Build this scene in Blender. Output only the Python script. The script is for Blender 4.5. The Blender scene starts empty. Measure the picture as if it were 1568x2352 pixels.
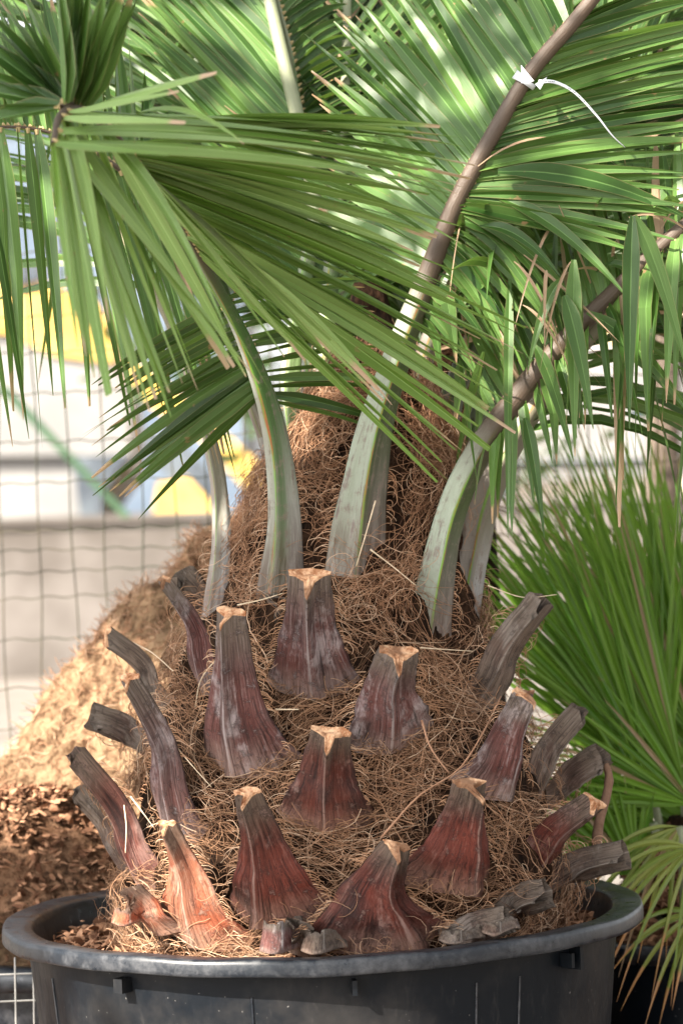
import bpy, math, random
import numpy as np
from mathutils import Vector as V, Matrix
random.seed(7); rng = np.random.default_rng(7)
sc = bpy.context.scene
col = sc.collection
R = math.radians

# ------------------------------------------------------------------ camera
CAM = V((0, -3.8, 0.95)); LENS = 100.0; ROLL = R(2.2); F = LENS / 24 * 1568
cd = bpy.data.cameras.new("camera"); cam = bpy.data.objects.new("camera", cd); col.objects.link(cam)
cd.lens = LENS; cd.sensor_fit = 'HORIZONTAL'; cd.sensor_width = 24
cd.clip_start = .05; cd.clip_end = 500
rx = V((math.cos(ROLL), 0, -math.sin(ROLL))); up = V((math.sin(ROLL), 0, math.cos(ROLL)))
m = Matrix((rx, up, V((0, -1, 0)))).transposed().to_4x4(); m.translation = CAM
cam.matrix_world = m
cd.dof.use_dof = True; cd.dof.focus_distance = 3.55; cd.dof.aperture_fstop = 5.0
sc.camera = cam

# ------------------------------------------------------------------ light
SUN_DIR = V((-.62, -.56, .60)).normalized()
el = math.asin(SUN_DIR.z); az = math.atan2(SUN_DIR.x, SUN_DIR.y)
w = bpy.data.worlds.new("World"); sc.world = w; w.use_nodes = True
nt = w.node_tree; nt.nodes.clear()
sky = nt.nodes.new('ShaderNodeTexSky'); sky.sky_type = 'NISHITA'; sky.sun_disc = False
sky.sun_elevation = el; sky.sun_rotation = az; sky.dust_density = 3.0; sky.ozone_density = .6
hs = nt.nodes.new('ShaderNodeHueSaturation'); hs.inputs['Saturation'].default_value = .10
bg = nt.nodes.new('ShaderNodeBackground'); bg.inputs[1].default_value = .105
wo = nt.nodes.new('ShaderNodeOutputWorld')
nt.links.new(sky.outputs[0], hs.inputs['Color']); nt.links.new(hs.outputs[0], bg.inputs[0]); nt.links.new(bg.outputs[0], wo.inputs[0])
sd = bpy.data.lights.new("sun", 'SUN'); so = bpy.data.objects.new("sun", sd); col.objects.link(so)
sd.energy = 5.0; sd.angle = R(.5); sd.color = (1, .92, .80)
so.rotation_euler = (-SUN_DIR).to_track_quat('-Z', 'Y').to_euler()
vs = sc.view_settings; vs.view_transform = 'Standard'; vs.look = 'None'; vs.gamma = 1; vs.exposure = 1.9
sc.cycles.max_bounces = 8; sc.cycles.transparent_max_bounces = 6
sc.cycles.sample_clamp_indirect = 6
try: sc.cycles.use_denoising = True
except Exception: pass

# ------------------------------------------------------------------ helpers
def P(x, y, Y=0.0):
    """photo point (1568x2352 frame) at world depth Y -> a point in the place"""
    t = Y + 3.8; u = (x - 784) / F; v = -(y - 1176) / F
    return CAM + V((0, 1, 0)) * t + rx * (u * t) + up * (v * t)

def put(name, me, mat, parent=None, smooth=False):
    o = bpy.data.objects.new(name, me); col.objects.link(o)
    if mat is not None:
        for q in (mat if isinstance(mat, (list, tuple)) else [mat]): me.materials.append(q)
    if parent is not None: o.parent = parent
    if smooth:
        me.polygons.foreach_set('use_smooth', [True] * len(me.polygons))
    return o

def tag(o, label=None, cat=None, group=None, kind=None):
    if label: o['label'] = label
    if cat: o['category'] = cat
    if group: o['group'] = group
    if kind: o['kind'] = kind
    return o

def empty(name):
    o = bpy.data.objects.new(name, None); col.objects.link(o); return o

class MB:
    def __init__(s): s.v = []; s.f = []; s.c = []; s.mi = []
    def add(s, vs, fs, cs=None, mi=0):
        n = len(s.v); s.v += [tuple(q) for q in vs]
        s.f += [tuple(i + n for i in q) for q in fs]; s.mi += [mi] * len(fs)
        s.c += cs if cs is not None else [(0, 0, 0, 0)] * len(vs)
    def box(s, c, sz, rot=None, c4=(0, 0, 0, 0), mi=0):
        vs = []
        for i in range(8):
            q = V(((i & 1) - .5, ((i >> 1) & 1) - .5, ((i >> 2) & 1) - .5)); q = V((q.x * sz[0], q.y * sz[1], q.z * sz[2]))
            if rot is not None: q = rot @ q
            vs.append(V(c) + q)
        s.add(vs, [(0, 2, 3, 1), (4, 5, 7, 6), (0, 1, 5, 4), (2, 6, 7, 3), (0, 4, 6, 2), (1, 3, 7, 5)], [c4] * 8, mi)
    def tube(s, pts, rad, n=8, c4=None, cap=True):
        pts = [V(p) for p in pts]; m_ = len(pts); vs = []; cs = []; T0 = None; N = None
        for i, p in enumerate(pts):
            T = (pts[min(i + 1, m_ - 1)] - pts[max(i - 1, 0)]).normalized()
            if N is None:
                N = T.orthogonal().normalized()
            else:
                N = (N - T * N.dot(T)).normalized()
            B = T.cross(N); r = rad[i] if isinstance(rad, (list, tuple)) else rad
            for k in range(n):
                a = 2 * math.pi * k / n
                vs.append(p + (N * math.cos(a) + B * math.sin(a)) * r)
                cs.append(c4 if c4 is not None else (i / (m_ - 1), .5, k / n, 0))
        fs = [(i * n + k, i * n + (k + 1) % n, (i + 1) * n + (k + 1) % n, (i + 1) * n + k) for i in range(m_ - 1) for k in range(n)]
        if cap: fs += [tuple(range(n - 1, -1, -1)), tuple((m_ - 1) * n + k for k in range(n))]
        s.add(vs, fs, cs)
    def mesh(s, name):
        me = bpy.data.meshes.new(name); me.from_pydata(s.v, [], s.f); me.update()
        at = me.color_attributes.new('d', 'FLOAT_COLOR', 'POINT')
        at.data.foreach_set('color', np.array(s.c, dtype=np.float32).ravel())
        me.polygons.foreach_set('material_index', s.mi)
        return me
    def build(s, name, mat, parent=None, smooth=False): return put(name, s.mesh(name), mat, parent, smooth)

def lathe(prof, n=96, c=(0, 0, 0)):
    b = MB(); vs = []
    for i, (r, z) in enumerate(prof):
        for k in range(n):
            a = 2 * math.pi * k / n; vs.append((c[0] + r * math.cos(a), c[1] + r * math.sin(a), c[2] + z))
    fs = [(i * n + k, i * n + (k + 1) % n, (i + 1) * n + (k + 1) % n, (i + 1) * n + k) for i in range(len(prof) - 1) for k in range(n)]
    b.add(vs, fs); return b

def spline(pts, n):
    """Catmull-Rom through any-dimension points -> n samples"""
    p = np.array([list(q) for q in pts], float); m_ = len(p)
    p = np.vstack([2 * p[0] - p[1], p, 2 * p[-1] - p[-2]]); out = []
    for i in range(n):
        s = i / (n - 1) * (m_ - 1); k = min(int(s), m_ - 2); t = s - k
        a, b, c, d = p[k], p[k + 1], p[k + 2], p[k + 3]
        out.append(.5 * (2 * b + (c - a) * t + (2 * a - 5 * b + 4 * c - d) * t * t + (3 * b - a - 3 * c + d) * t ** 3))
    return np.array(out)

# ------------------------------------------------------------------ materials
class NT:
    def __init__(s, name):
        s.m = bpy.data.materials.new(name); s.m.use_nodes = True; s.t = s.m.node_tree; s.t.nodes.clear()
        s.o = s.t.nodes.new('ShaderNodeOutputMaterial'); s.b = s.n('ShaderNodeBsdfPrincipled'); s.l(s.b.outputs[0], s.o.inputs[0])
    def n(s, k, **kw):
        q = s.t.nodes.new(k)
        for a, b in kw.items(): setattr(q, a, b)
        return q
    def l(s, a, b): s.t.links.new(a, b)
    def setin(s, sock, v):
        if hasattr(v, 'is_output'): s.l(v, sock)
        else: sock.default_value = v
    def mix(s, f, a, b, mode='MIX'):
        q = s.n('ShaderNodeMix', data_type='RGBA', blend_type=mode)
        s.setin(q.inputs[0], f)
        for i, v in ((6, a), (7, b)):
            if isinstance(v, tuple) and len(v) == 3: v = v + (1,)
            s.setin(q.inputs[i], v)
        return q.outputs[2]
    def math(s, op, a, b=0.0, clamp=False):
        q = s.n('ShaderNodeMath', operation=op, use_clamp=clamp); s.setin(q.inputs[0], a); s.setin(q.inputs[1], b); return q.outputs[0]
    def ramp(s, v, a, b, lo=0.0, hi=1.0):
        q = s.n('ShaderNodeMapRange', interpolation_type='SMOOTHSTEP'); s.setin(q.inputs[0], v)
        for i, x in enumerate((a, b, lo, hi)): s.setin(q.inputs[i + 1], x)
        return q.outputs[0]
    def noise(s, scale, detail=4, vec=None, stretch=None, rough=.55, w=None):
        if vec is None:
            vec = s.n('ShaderNodeTexCoord').outputs['Object']
        if stretch:
            mp = s.n('ShaderNodeMapping'); mp.inputs['Scale'].default_value = stretch; s.l(vec, mp.inputs[0]); vec = mp.outputs[0]
        q = s.n('ShaderNodeTexNoise'); q.inputs['Scale'].default_value = scale; q.inputs['Detail'].default_value = detail
        q.inputs['Roughness'].default_value = rough; s.l(vec, q.inputs['Vector']); return q.outputs[0]
    def attr(s):
        a = s.n('ShaderNodeAttribute', attribute_name='d'); x = s.n('ShaderNodeSeparateXYZ'); s.l(a.outputs['Color'], x.inputs[0])
        return x.outputs[0], x.outputs[1], x.outputs[2], a.outputs['Alpha'], a.outputs['Color']
    def bump(s, h, strength=.5, dist=.01):
        q = s.n('ShaderNodeBump'); q.inputs['Strength'].default_value = strength; q.inputs['Distance'].default_value = dist
        s.l(h, q.inputs['Height']); s.l(q.outputs[0], s.b.inputs['Normal'])
    def fin(s, colr, rough=.6, spec=.5):
        s.setin(s.b.inputs['Base Color'], colr if not isinstance(colr, tuple) else colr + (1,))
        s.setin(s.b.inputs['Roughness'], rough); s.b.inputs['Specular IOR Level'].default_value = spec
        return s.m

def leaf_mat(name, dark, light, tipc=(.42, .27, .16), trans=.28, tipstart=.93, yellow=.0, rough=.36):
    k = NT(name); t, r, a, dry, cc = k.attr()
    n1 = k.noise(5, 3); n2 = k.noise(60, 2)
    c = k.mix(k.math('MULTIPLY_ADD', r, .8, True) if False else k.ramp(k.math('ADD', k.math('MULTIPLY', r, .7), k.math('MULTIPLY', n1, .5)), .15, 1.0), dark, light)
    st = k.n('ShaderNodeCombineXYZ'); k.l(k.math('MULTIPLY', t, 1.2), st.inputs[0]); k.l(k.math('MULTIPLY', a, 5.0), st.inputs[1]); k.l(k.math('MULTIPLY', r, 97), st.inputs[2])
    ns = k.noise(3.0, 3, st.outputs[0])
    c = k.mix(k.ramp(ns, .3, .75, 0, .35), c, tuple(x * .62 for x in dark))
    c = k.mix(k.ramp(a, .12, .0, 0, .55), c, tuple(min(1, x * 1.35 + .03) for x in light))    # midrib
    if yellow: c = k.mix(k.math('MULTIPLY', k.ramp(ns, .62, .72), yellow), c, (.42, .36, .05))
    c = k.mix(k.ramp(a, .90, .99, 0, .5), c, (.35, .26, .13))
    sv = k.n('ShaderNodeCombineXYZ'); k.l(k.math('MULTIPLY', t, .8), sv.inputs[0]); k.l(k.math('MULTIPLY', a, 34.0), sv.inputs[1]); k.l(k.math('MULTIPLY', r, 97), sv.inputs[2])
    c = k.mix(k.ramp(k.noise(1.0, 2, sv.outputs[0]), .42, .62, 0, .28), c, tuple(x * .5 for x in dark))
    tt = k.math('ADD', t, k.math('MULTIPLY', k.math('SUBTRACT', r, .72), .22)); tt = k.math('ADD', tt, k.math('MULTIPLY', k.math('SUBTRACT', n2, .5), .08))
    c = k.mix(k.ramp(tt, tipstart - .02, tipstart + .03), c, tipc)
    c = k.mix(k.ramp(k.math('ADD', n2, k.math('MULTIPLY', ns, .3)), .86, .92, 0, .8), c, (.30, .17, .09))       # small scars
    c = k.mix(dry, c, k.mix(ns, (.34, .20, .12), (.50, .36, .24)))
    m_ = k.fin(c, rough, .38)
    tr = k.n('ShaderNodeBsdfTranslucent'); k.l(k.mix(.5, c, (.20, .32, .04)), tr.inputs[0])
    mx = k.n('ShaderNodeMixShader'); mx.inputs[0].default_value = trans
    k.l(k.b.outputs[0], mx.inputs[1]); k.l(tr.outputs[0], mx.inputs[2]); k.l(mx.outputs[0], k.o.inputs[0])
    return m_

M = {}
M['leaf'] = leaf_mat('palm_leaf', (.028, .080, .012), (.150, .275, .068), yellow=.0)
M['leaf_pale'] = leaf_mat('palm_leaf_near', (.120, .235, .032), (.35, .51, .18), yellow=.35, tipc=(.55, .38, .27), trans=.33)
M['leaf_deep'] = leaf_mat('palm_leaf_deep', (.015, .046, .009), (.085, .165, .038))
M['leaf_fan'] = leaf_mat('fan_leaf', (.075, .205, .013), (.25, .45, .055), trans=.42, tipc=(.40, .30, .16), tipstart=.93)
M['leaf_tree'] = leaf_mat('tree_leaf', (.030, .062, .022), (.075, .125, .045))
M['leaf_yellow'] = leaf_mat('yellowing_leaf', (.16, .24, .04), (.34, .36, .08), tipc=(.50, .25, .10), tipstart=.70)

def stub_mat(name, dark, mid, bloom, top, bloom_amt=.6, red=(.20, .035, .025), red_amt=.2):
    k = NT(name); t, r, a, x, cc = k.attr()
    st = k.n('ShaderNodeCombineXYZ'); k.l(t, st.inputs[0]); k.l(k.math('MULTIPLY', a, 4.5), st.inputs[1]); k.l(k.math('MULTIPLY', r, 50), st.inputs[2])
    s1 = k.noise(1.5, 3, st.outputs[0], stretch=(1.6, .8, 1), rough=.55)          # big soft patches
    s2 = k.noise(6.0, 6, st.outputs[0], stretch=(.45, 1.8, 1), rough=.75)          # long streaks
    n3 = k.noise(55, 5, rough=.75); n4 = k.noise(14, 4, stretch=(1, 1, .5)); n5 = k.noise(24, 5, stretch=(1, 1, .35), rough=.7)
    c = k.mix(k.ramp(k.math('ADD', k.math('MULTIPLY', s1, .7), k.math('MULTIPLY', s2, .35)), .38, .66), dark, mid)
    c = k.mix(k.math('MULTIPLY', k.math('MULTIPLY', k.ramp(n4, .42, .58), red_amt), k.ramp(t, .92, .5)), c, red)
    c = k.mix(k.math('MULTIPLY', k.ramp(k.math('ADD', t, k.math('MULTIPLY', n5, .35)), .80, 1.12), .85), c, top)
    c = k.mix(k.math('MULTIPLY', k.ramp(n5, .52, .66), bloom_amt * .75), c, bloom)
    rdg = k.math('ABSOLUTE', k.math('SUBTRACT', a, .485))  # keel ridge: pale highlight line painted into the colour
    c = k.mix(k.math('MULTIPLY', k.ramp(k.math('ADD', rdg, k.math('MULTIPLY', n3, .03)), .050, .022), .75), c, bloom)
    c = k.mix(k.math('MULTIPLY', k.ramp(k.math('ADD', t, k.math('MULTIPLY', n5, .25)), .36, .12), .6), c, k.mix(n4, bloom, (.44, .27, .19)))
    c = k.mix(k.ramp(s2, .34, .52, .85, 0), c, tuple(q * .35 for q in dark))
    c = k.mix(k.ramp(s2, .54, .68, 0, .55 * bloom_amt), c, bloom)
    c = k.mix(k.ramp(k.math('ADD', n3, k.math('MULTIPLY', s2, .3)), .70, .78, 0, .6), c, tuple(q * .3 for q in dark))
    c = k.mix(k.ramp(n3, .60, .68, 0, .35), c, bloom)
    k.bump(k.math('ADD', k.math('MULTIPLY', s2, 1.2), k.math('MULTIPLY', n3, .5)), .8, .005)
    return k.fin(c, k.ramp(n3, .3, .7, .45, .75), .4)
M['stub_grey'] = stub_mat('stub_grey_purple', (.050, .022, .020), (.180, .110, .100), (.46, .40, .40), (.175, .140, .110), .85, (.140, .038, .030), .7)
M['stub_red'] = stub_mat('stub_dark_red', (.034, .011, .009), (.140, .046, .032), (.42, .27, .23), (.140, .105, .078), .55, (.15, .030, .018), .85)
M['stub_orange'] = stub_mat('stub_orange_red', (.15, .055, .034), (.40, .16, .09), (.58, .42, .32), (.16, .11, .08), .6, (.46, .11, .045), .8)
M['stub_brown'] = stub_mat('stub_weathered_brown', (.065, .042, .032), (.205, .150, .115), (.36, .31, .27), (.19, .15, .12), .7, (.13, .05, .035), .3)

k = NT('cut_wood'); n = k.noise(90, 4, rough=.7); k.bump(n, .8, .004)
n9 = k.noise(22, 3)
M['cut'] = k.fin(k.mix(k.ramp(n9, .48, .60, 0, .85), k.mix(k.ramp(n, .35, .65), (.30, .13, .06), (.66, .42, .26)), (.16, .08, .045)), .8, .2)

def petiole_mat(name, green, pale, brown, top, right=(.36, .36, .35), w0=.38):
    # d: t along, rnd, across 0..1, a = 0
    k = NT(name); t, r, a, x, cc = k.attr()
    st = k.n('ShaderNodeCombineXYZ'); k.l(k.math('MULTIPLY', t, 6), st.inputs[0]); k.l(k.math('MULTIPLY', a, 8.0), st.inputs[1]); k.l(k.math('MULTIPLY', r, 50), st.inputs[2])
    s1 = k.noise(2.0, 5, st.outputs[0], rough=.7); n3 = k.noise(70, 4, rough=.7)
    a = k.math('ADD', a, k.math('MULTIPLY', k.math('SUBTRACT', k.noise(1.1, 4, st.outputs[0], rough=.7), .5), .16))
    c = k.mix(k.ramp(a, w0, w0 + .07), pale, green)
    c = k.mix(k.ramp(s1, .55, .8, 0, .3), c, (.12, .115, .08))
    low = k.ramp(t, .30, .08)         # towards the base everything is pale and grey
    c = k.mix(k.math('MULTIPLY', low, k.ramp(a, .62, .75, .25, 1)), c, k.mix(k.ramp(s1, .35, .65), tuple(q * .7 for q in right), right))
    c = k.mix(k.math('MULTIPLY', k.ramp(t, .42, .10), k.ramp(k.math('ADD', s1, k.math('MULTIPLY', n3, .5)), .74, .95)), c, (.17, .13, .11))
    edge = k.math('MULTIPLY', k.ramp(a, w0 - .03, w0 + .02), k.ramp(a, w0 + .09, w0 + .04))
    c = k.mix(k.math('MULTIPLY', edge, .9), c, (.15, .32, .03))
    c = k.mix(k.math('MULTIPLY', edge, k.ramp(s1, .5, .58)), c, (.36, .11, .035))
    c = k.mix(k.ramp(k.math('ADD', s1, k.math('MULTIPLY', n3, .4)), .78, .9, 0, .5), c, (.10, .08, .07))
    c = k.mix(k.math('MULTIPLY', k.ramp(k.math('ADD', t, k.math('MULTIPLY', s1, .14)), .20, .08), .75), c, k.mix(k.ramp(s1, .4, .6), (.12, .075, .06), (.26, .22, .20)))
    c = k.mix(k.ramp(n3, .56, .66, 0, .35), c, (.20, .17, .13))
    c = k.mix(k.ramp(t, top, top + .16), c, brown)
    k.bump(k.math('ADD', s1, n3), .35, .003)
    return k.fin(c, .5, .45)
M['petiole'] = petiole_mat('green_petiole', (.035, .100, .012), (.33, .345, .29), (.085, .060, .042), .34, right=(.33, .33, .30), w0=.22)
M['petiole_two_tone'] = petiole_mat('two_tone_petiole', (.042, .068, .018), (.29, .335, .255), (.085, .058, .040), .30, right=(.12, .11, .09), w0=.48)
M['petiole_grey'] = petiole_mat('grey_petiole', (.15, .14, .095), (.27, .23, .19), (.17, .15, .085), .5)
M['petiole_pale'] = petiole_mat('pale_petiole', (.11, .17, .06), (.26, .29, .22), (.23, .25, .15), .45)

k = NT('fibre'); t, r, a, x, cc = k.attr()
c = k.mix(k.ramp(r, 0, .6), (.085, .038, .020), (.40, .225, .130)); c = k.mix(k.ramp(r, .70, 1), c, (.64, .46, .32))
c = k.mix(k.math('MULTIPLY', x, .75), c, (.38, .185, .095)); M['fibre'] = k.fin(c, .65, .2)
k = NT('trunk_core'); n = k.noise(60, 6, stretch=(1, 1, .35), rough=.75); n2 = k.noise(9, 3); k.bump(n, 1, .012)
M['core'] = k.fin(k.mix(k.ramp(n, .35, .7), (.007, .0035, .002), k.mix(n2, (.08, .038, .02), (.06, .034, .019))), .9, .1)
k = NT('straw'); n = k.noise(50, 3); M['straw'] = k.fin(k.mix(n, (.45, .33, .20), (.68, .56, .42)), .6, .3)
k = NT('root'); n = k.noise(50, 3); M['root'] = k.fin(k.mix(n, (.24, .12, .065), (.42, .24, .15)), .6, .3)
k = NT('twig'); n = k.noise(80, 4); k.bump(n, .8, .004); M['twig'] = k.fin(k.mix(n, (.13, .07, .045), (.26, .16, .11)), .8, .2)

# pot plastic
k = NT('pot_plastic'); n = k.noise(5, 5, rough=.7); n2 = k.noise(55, 5, stretch=(1, 1, .25), rough=.75); n3 = k.noise(160, 2)
d = k.math('ADD', k.math('MULTIPLY', k.ramp(n, .42, .72), .45), k.math('MULTIPLY', k.ramp(n2, .55, .8), .35))
c = k.mix(d, (.004, .006, .009), (.050, .045, .041)); c = k.mix(k.ramp(n3, .73, .77, 0, .4), c, (.3, .29, .27))
k.bump(n2, .12, .002); M['pot'] = k.fin(c, k.ramp(n2, .3, .8, .35, .6), .16)
k = NT('pot_rim_plastic'); n = k.noise(7, 5, rough=.7); n2 = k.noise(45, 5, rough=.8)
c = k.mix(k.ramp(k.math('ADD', k.math('MULTIPLY', n, .5), k.math('MULTIPLY', n2, .5)), .42, .66), (.006, .009, .014), (.060, .062, .068)); k.bump(n2, .15, .002)
M['rim'] = k.fin(c, k.ramp(n2, .3, .7, .25, .5), .45)

def simple(name, a, b, scale=8, rough=.8, bump=.3, dist=.01, spec=.3, lo=.35, hi=.65, detail=5):
    k = NT(name); n = k.noise(scale, detail, rough=.65)
    if bump: k.bump(n, bump, dist)
    return k.fin(k.mix(k.ramp(n, lo, hi), a, b), rough, spec)
k = NT('mulch'); n = k.noise(28, 6, rough=.8); n2 = k.noise(90, 3); k.bump(n, 1, .03)
M['mulch'] = k.fin(k.mix(k.ramp(n2, .4, .7), k.mix(k.ramp(n, .4, .62), (.045, .024, .014), (.24, .125, .07)), (.30, .17, .10)), .95, .1)
M['chip'] = None
k = NT('bark_chip'); t, r, a, x, cc = k.attr(); n = k.noise(120, 3)
M['chip'] = k.fin(k.mix(k.ramp(r, 0, 1), (.10, .045, .025), (.40, .22, .13)), .9, .15)
k = NT('fibrous_heap'); n = k.noise(30, 8, stretch=(1, 1, .6), rough=.8); n2 = k.noise(6, 4); k.bump(n, .8, .03)
M['heap'] = k.fin(k.mix(k.ramp(n, .40, .58), (.085, .045, .024), k.mix(n2, (.46, .30, .175), (.36, .235, .14))), .95, .1)
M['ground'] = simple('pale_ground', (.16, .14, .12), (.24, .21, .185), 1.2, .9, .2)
M['wall'] = simple('shade_toned_concrete', (.095, .082, .072), (.16, .142, .130), 1.4, .9, .2)  # darkened concrete: shade on the wall is put into its colour
M['cream'] = simple('cream_render', (.70, .58, .46), (.80, .68, .56), .6, .9, 0)
M['white'] = simple('white_paint', (.19, .185, .18), (.26, .25, .24), 2, .5, 0)
M['yellow'] = simple('yellow_paint', (.50, .30, .06), (.64, .41, .11), 3, .45, 0)
M['steel'] = simple('dark_steel', (.05, .06, .075), (.11, .13, .15), 4, .5, 0)
M['glass'] = simple('dark_glass', (.02, .06, .08), (.03, .08, .10), 2, .15, 0)
M['bluegrey'] = simple('blue_grey_sheet', (.09, .12, .165), (.13, .165, .21), 1.5, .6, 0)
M['wire'] = simple('green_wire', (.025, .03, .016), (.075, .062, .04), 9, .5, 0)
M['pipe'] = simple('green_paint', (.03, .07, .035), (.05, .10, .05), 9, .5, 0)
M['steelwire'] = simple('grey_wire', (.30, .29, .27), (.42, .40, .37), 20, .5, 0)
M['tag'] = simple('white_tag_plastic', (.50, .52, .56), (.60, .62, .66), 8, .45, 0)
M['ink'] = simple('black_ink', (.03, .03, .035), (.05, .05, .05), 8, .6, 0)
M['bark'] = simple('bark', (.06, .045, .035), (.17, .13, .10), 25, .9, 1, .02)
M['tile'] = simple('roof_tile', (.30, .12, .07), (.42, .19, .11), 8, .8, .3)

# ------------------------------------------------------------------ setting
b = MB(); b.add([(-120, -12, 0), (120, -12, 0), (120, 13.7, 0), (-120, 13.7, 0)], [(0, 1, 2, 3)])
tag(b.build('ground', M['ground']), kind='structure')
b = MB(); b.add([(-250, 13.95, .90), (250, 13.95, .90), (250, 400, .90), (-250, 400, .90)], [(0, 1, 2, 3)])
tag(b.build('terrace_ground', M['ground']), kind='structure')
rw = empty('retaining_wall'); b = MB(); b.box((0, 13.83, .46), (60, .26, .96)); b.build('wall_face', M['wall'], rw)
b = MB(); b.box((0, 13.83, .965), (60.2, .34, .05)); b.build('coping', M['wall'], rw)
tag(rw, 'long low pale concrete retaining wall across the background', 'wall')

# mini excavator on the terrace, far left, out of focus
ex = empty('mini_excavator'); YE = 15.2
def slab(b, pts, Y, th):
    """a panel with real thickness from an outline given in photo points"""
    f = [P(x, y, Y) for x, y in pts]; g = [q + V((0, th, 0)) for q in f]; n = len(f)
    b.add(f + g, [tuple(range(n)), tuple(range(2 * n - 1, n - 1, -1))] + [(i, i + n, (i + 1) % n + n, (i + 1) % n) for i in range(n)])
b = MB(); slab(b, [(-330, 760), (30, 770), (130, 820), (262, 835), (290, 900), (300, 1045), (-330, 1050)], YE, 1.5); b.build('body', M['white'], ex)
b = MB(); slab(b, [(-330, 640), (60, 640), (130, 655), (225, 700), (262, 770), (255, 832), (120, 815), (20, 765), (-330, 755)], YE - .05, 1.6); b.build('hood', M['yellow'], ex)
b = MB(); slab(b, [(-330, 1053), (150, 1053), (300, 1050), (300, 1085), (230, 1190), (-330, 1190)], YE + .1, 1.3); b.build('track', M['white'], ex)
b = MB(); slab(b, [(165, 1050), (300, 1045), (235, 1130), (235, 1195), (185, 1195)], YE - .12, .3); b.build('track_guard', M['steel'], ex)
b = MB(); slab(b, [(300, 820), (360, 860), (480, 960), (590, 1060), (620, 1130), (560, 1120), (460, 1010), (340, 930), (290, 870)], YE - .3, .3); b.build('boom', M['yellow'], ex)
b = MB(); slab(b, [(330, 985), (400, 1000), (500, 1105), (500, 1165), (440, 1140), (345, 1060)], YE - .35, .25); b.build('hydraulic_ram', M['steel'], ex)
b = MB(); slab(b, [(350, 1185), (362, 1110), (430, 1095), (480, 1150), (520, 1185)], YE - .4, .6); b.build('bucket', M['yellow'], ex)
b = MB(); slab(b, [(10, 630), (30, 600), (90, 600), (90, 645), (10, 660)], YE - .1, .5); b.build('exhaust', M['steel'], ex)
tag(ex, 'blurred yellow and white mini excavator standing behind the wire fence', 'excavator')
b = MB(); slab(b, [(-30, 885), (20, 890), (190, 1070), (300, 1185), (282, 1190), (175, 1078), (5, 905)], 8, .05)
tag(b.build('green_bar', M['pipe']), 'blurred dark green bar leaning in front of the excavator', 'bar')

sh = empty('metal_shed'); b = MB(); slab(b, [(-900, 270), (560, 250), (560, 1200), (-900, 1200)], 22, 4); b.build('wall', M['bluegrey'], sh)
b = MB(); slab(b, [(-950, 225), (600, 205), (600, 249), (-950, 268)], 21.8, 4.6); b.build('roof', M['steel'], sh)
tag(sh, 'blue-grey metal shed far behind the excavator', 'shed')
vn = empty('white_van'); b = MB(); slab(b, [(1010, 850), (1060, 800), (1900, 770), (1900, 1085), (1000, 1110)], 16, 1.8); b.build('body', M['white'], vn)
b = MB(); slab(b, [(1452, 925), (1500, 925), (1500, 948), (1452, 948)], 15.96, .03); b.build('window', M['glass'], vn)
b = MB(); slab(b, [(1000, 1062), (1900, 1045), (1900, 1052), (1000, 1069)], 15.95, .04); b.build('trim', M['steel'], vn)
for x in (1120, 1700):
    c = P(x, 1110, 15.9); b = MB(); b.tube([c, c + V((0, .25, 0))], .17, 20); b.build('wheel', M['steel'], vn)
tag(vn, 'blurred white van parked behind the potted palms on the right', 'van')
bd = empty('building'); b = MB(); slab(b, [(1050, 330), (2600, 330), (2600, 1160), (1050, 1160)], 26, 6); b.build('wall', M['cream'], bd)
b = MB(); slab(b, [(1020, 290), (2650, 290), (2650, 329), (1020, 329)], 25.6, 7); b.build('roof', M['tile'], bd)
for x in (1130, 1330, 1530):
    b = MB(); slab(b, [(x, 480), (x + 70, 480), (x + 70, 620), (x, 620)], 25.95, .04); b.build('window', M['glass'], bd)
b = MB(); slab(b, [(1400, 700), (1568, 680), (1568, 790), (1400, 800)], 24, .5); b.build('awning', M['yellow'], bd)
tag(bd, 'sunlit cream house far behind the palms on the right', 'building')

# ------------------------------------------------------------------ trees with real leaves
def leaf_cloud(n, centre, ext, size, keep=None, rnd=random):
    b = MB(); i = 0
    clumps = [V((rnd.gauss(0, .45) * ext[0], rnd.gauss(0, .45) * ext[1], rnd.gauss(0, .45) * ext[2])) + centre for _ in range(max(8, n // 60))]
    while i < n:
        c0 = rnd.choice(clumps); r0 = .16 * max(ext)
        p = c0 + V((rnd.gauss(0, 1), rnd.gauss(0, 1), rnd.gauss(0, .7))) * r0
        i += 1
        if keep and not keep(p): continue
        d = V((rnd.gauss(0, 1), rnd.gauss(0, 1), rnd.gauss(-.3, .6))).normalized(); s = d.orthogonal().normalized()
        s = (Matrix.Rotation(rnd.uniform(0, 6.28), 3, d) @ s); L = size * rnd.uniform(.6, 1.3); w_ = L * .27
        nn = d.cross(s) * L * .1; r = rnd.random()
        b.add([p, p + d * L * .45 + s * w_, p + d * L * .5 + nn, p + d * L * .45 - s * w_, p + d * L], [(0, 1, 2), (0, 2, 3), (1, 4, 2), (2, 4, 3)],
              [(0, r, .2, 0), (.4, r, .9, 0), (.4, r, .2, 0), (.4, r, .9, 0), (.85, r, .2, 0)])
    return b
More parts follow.
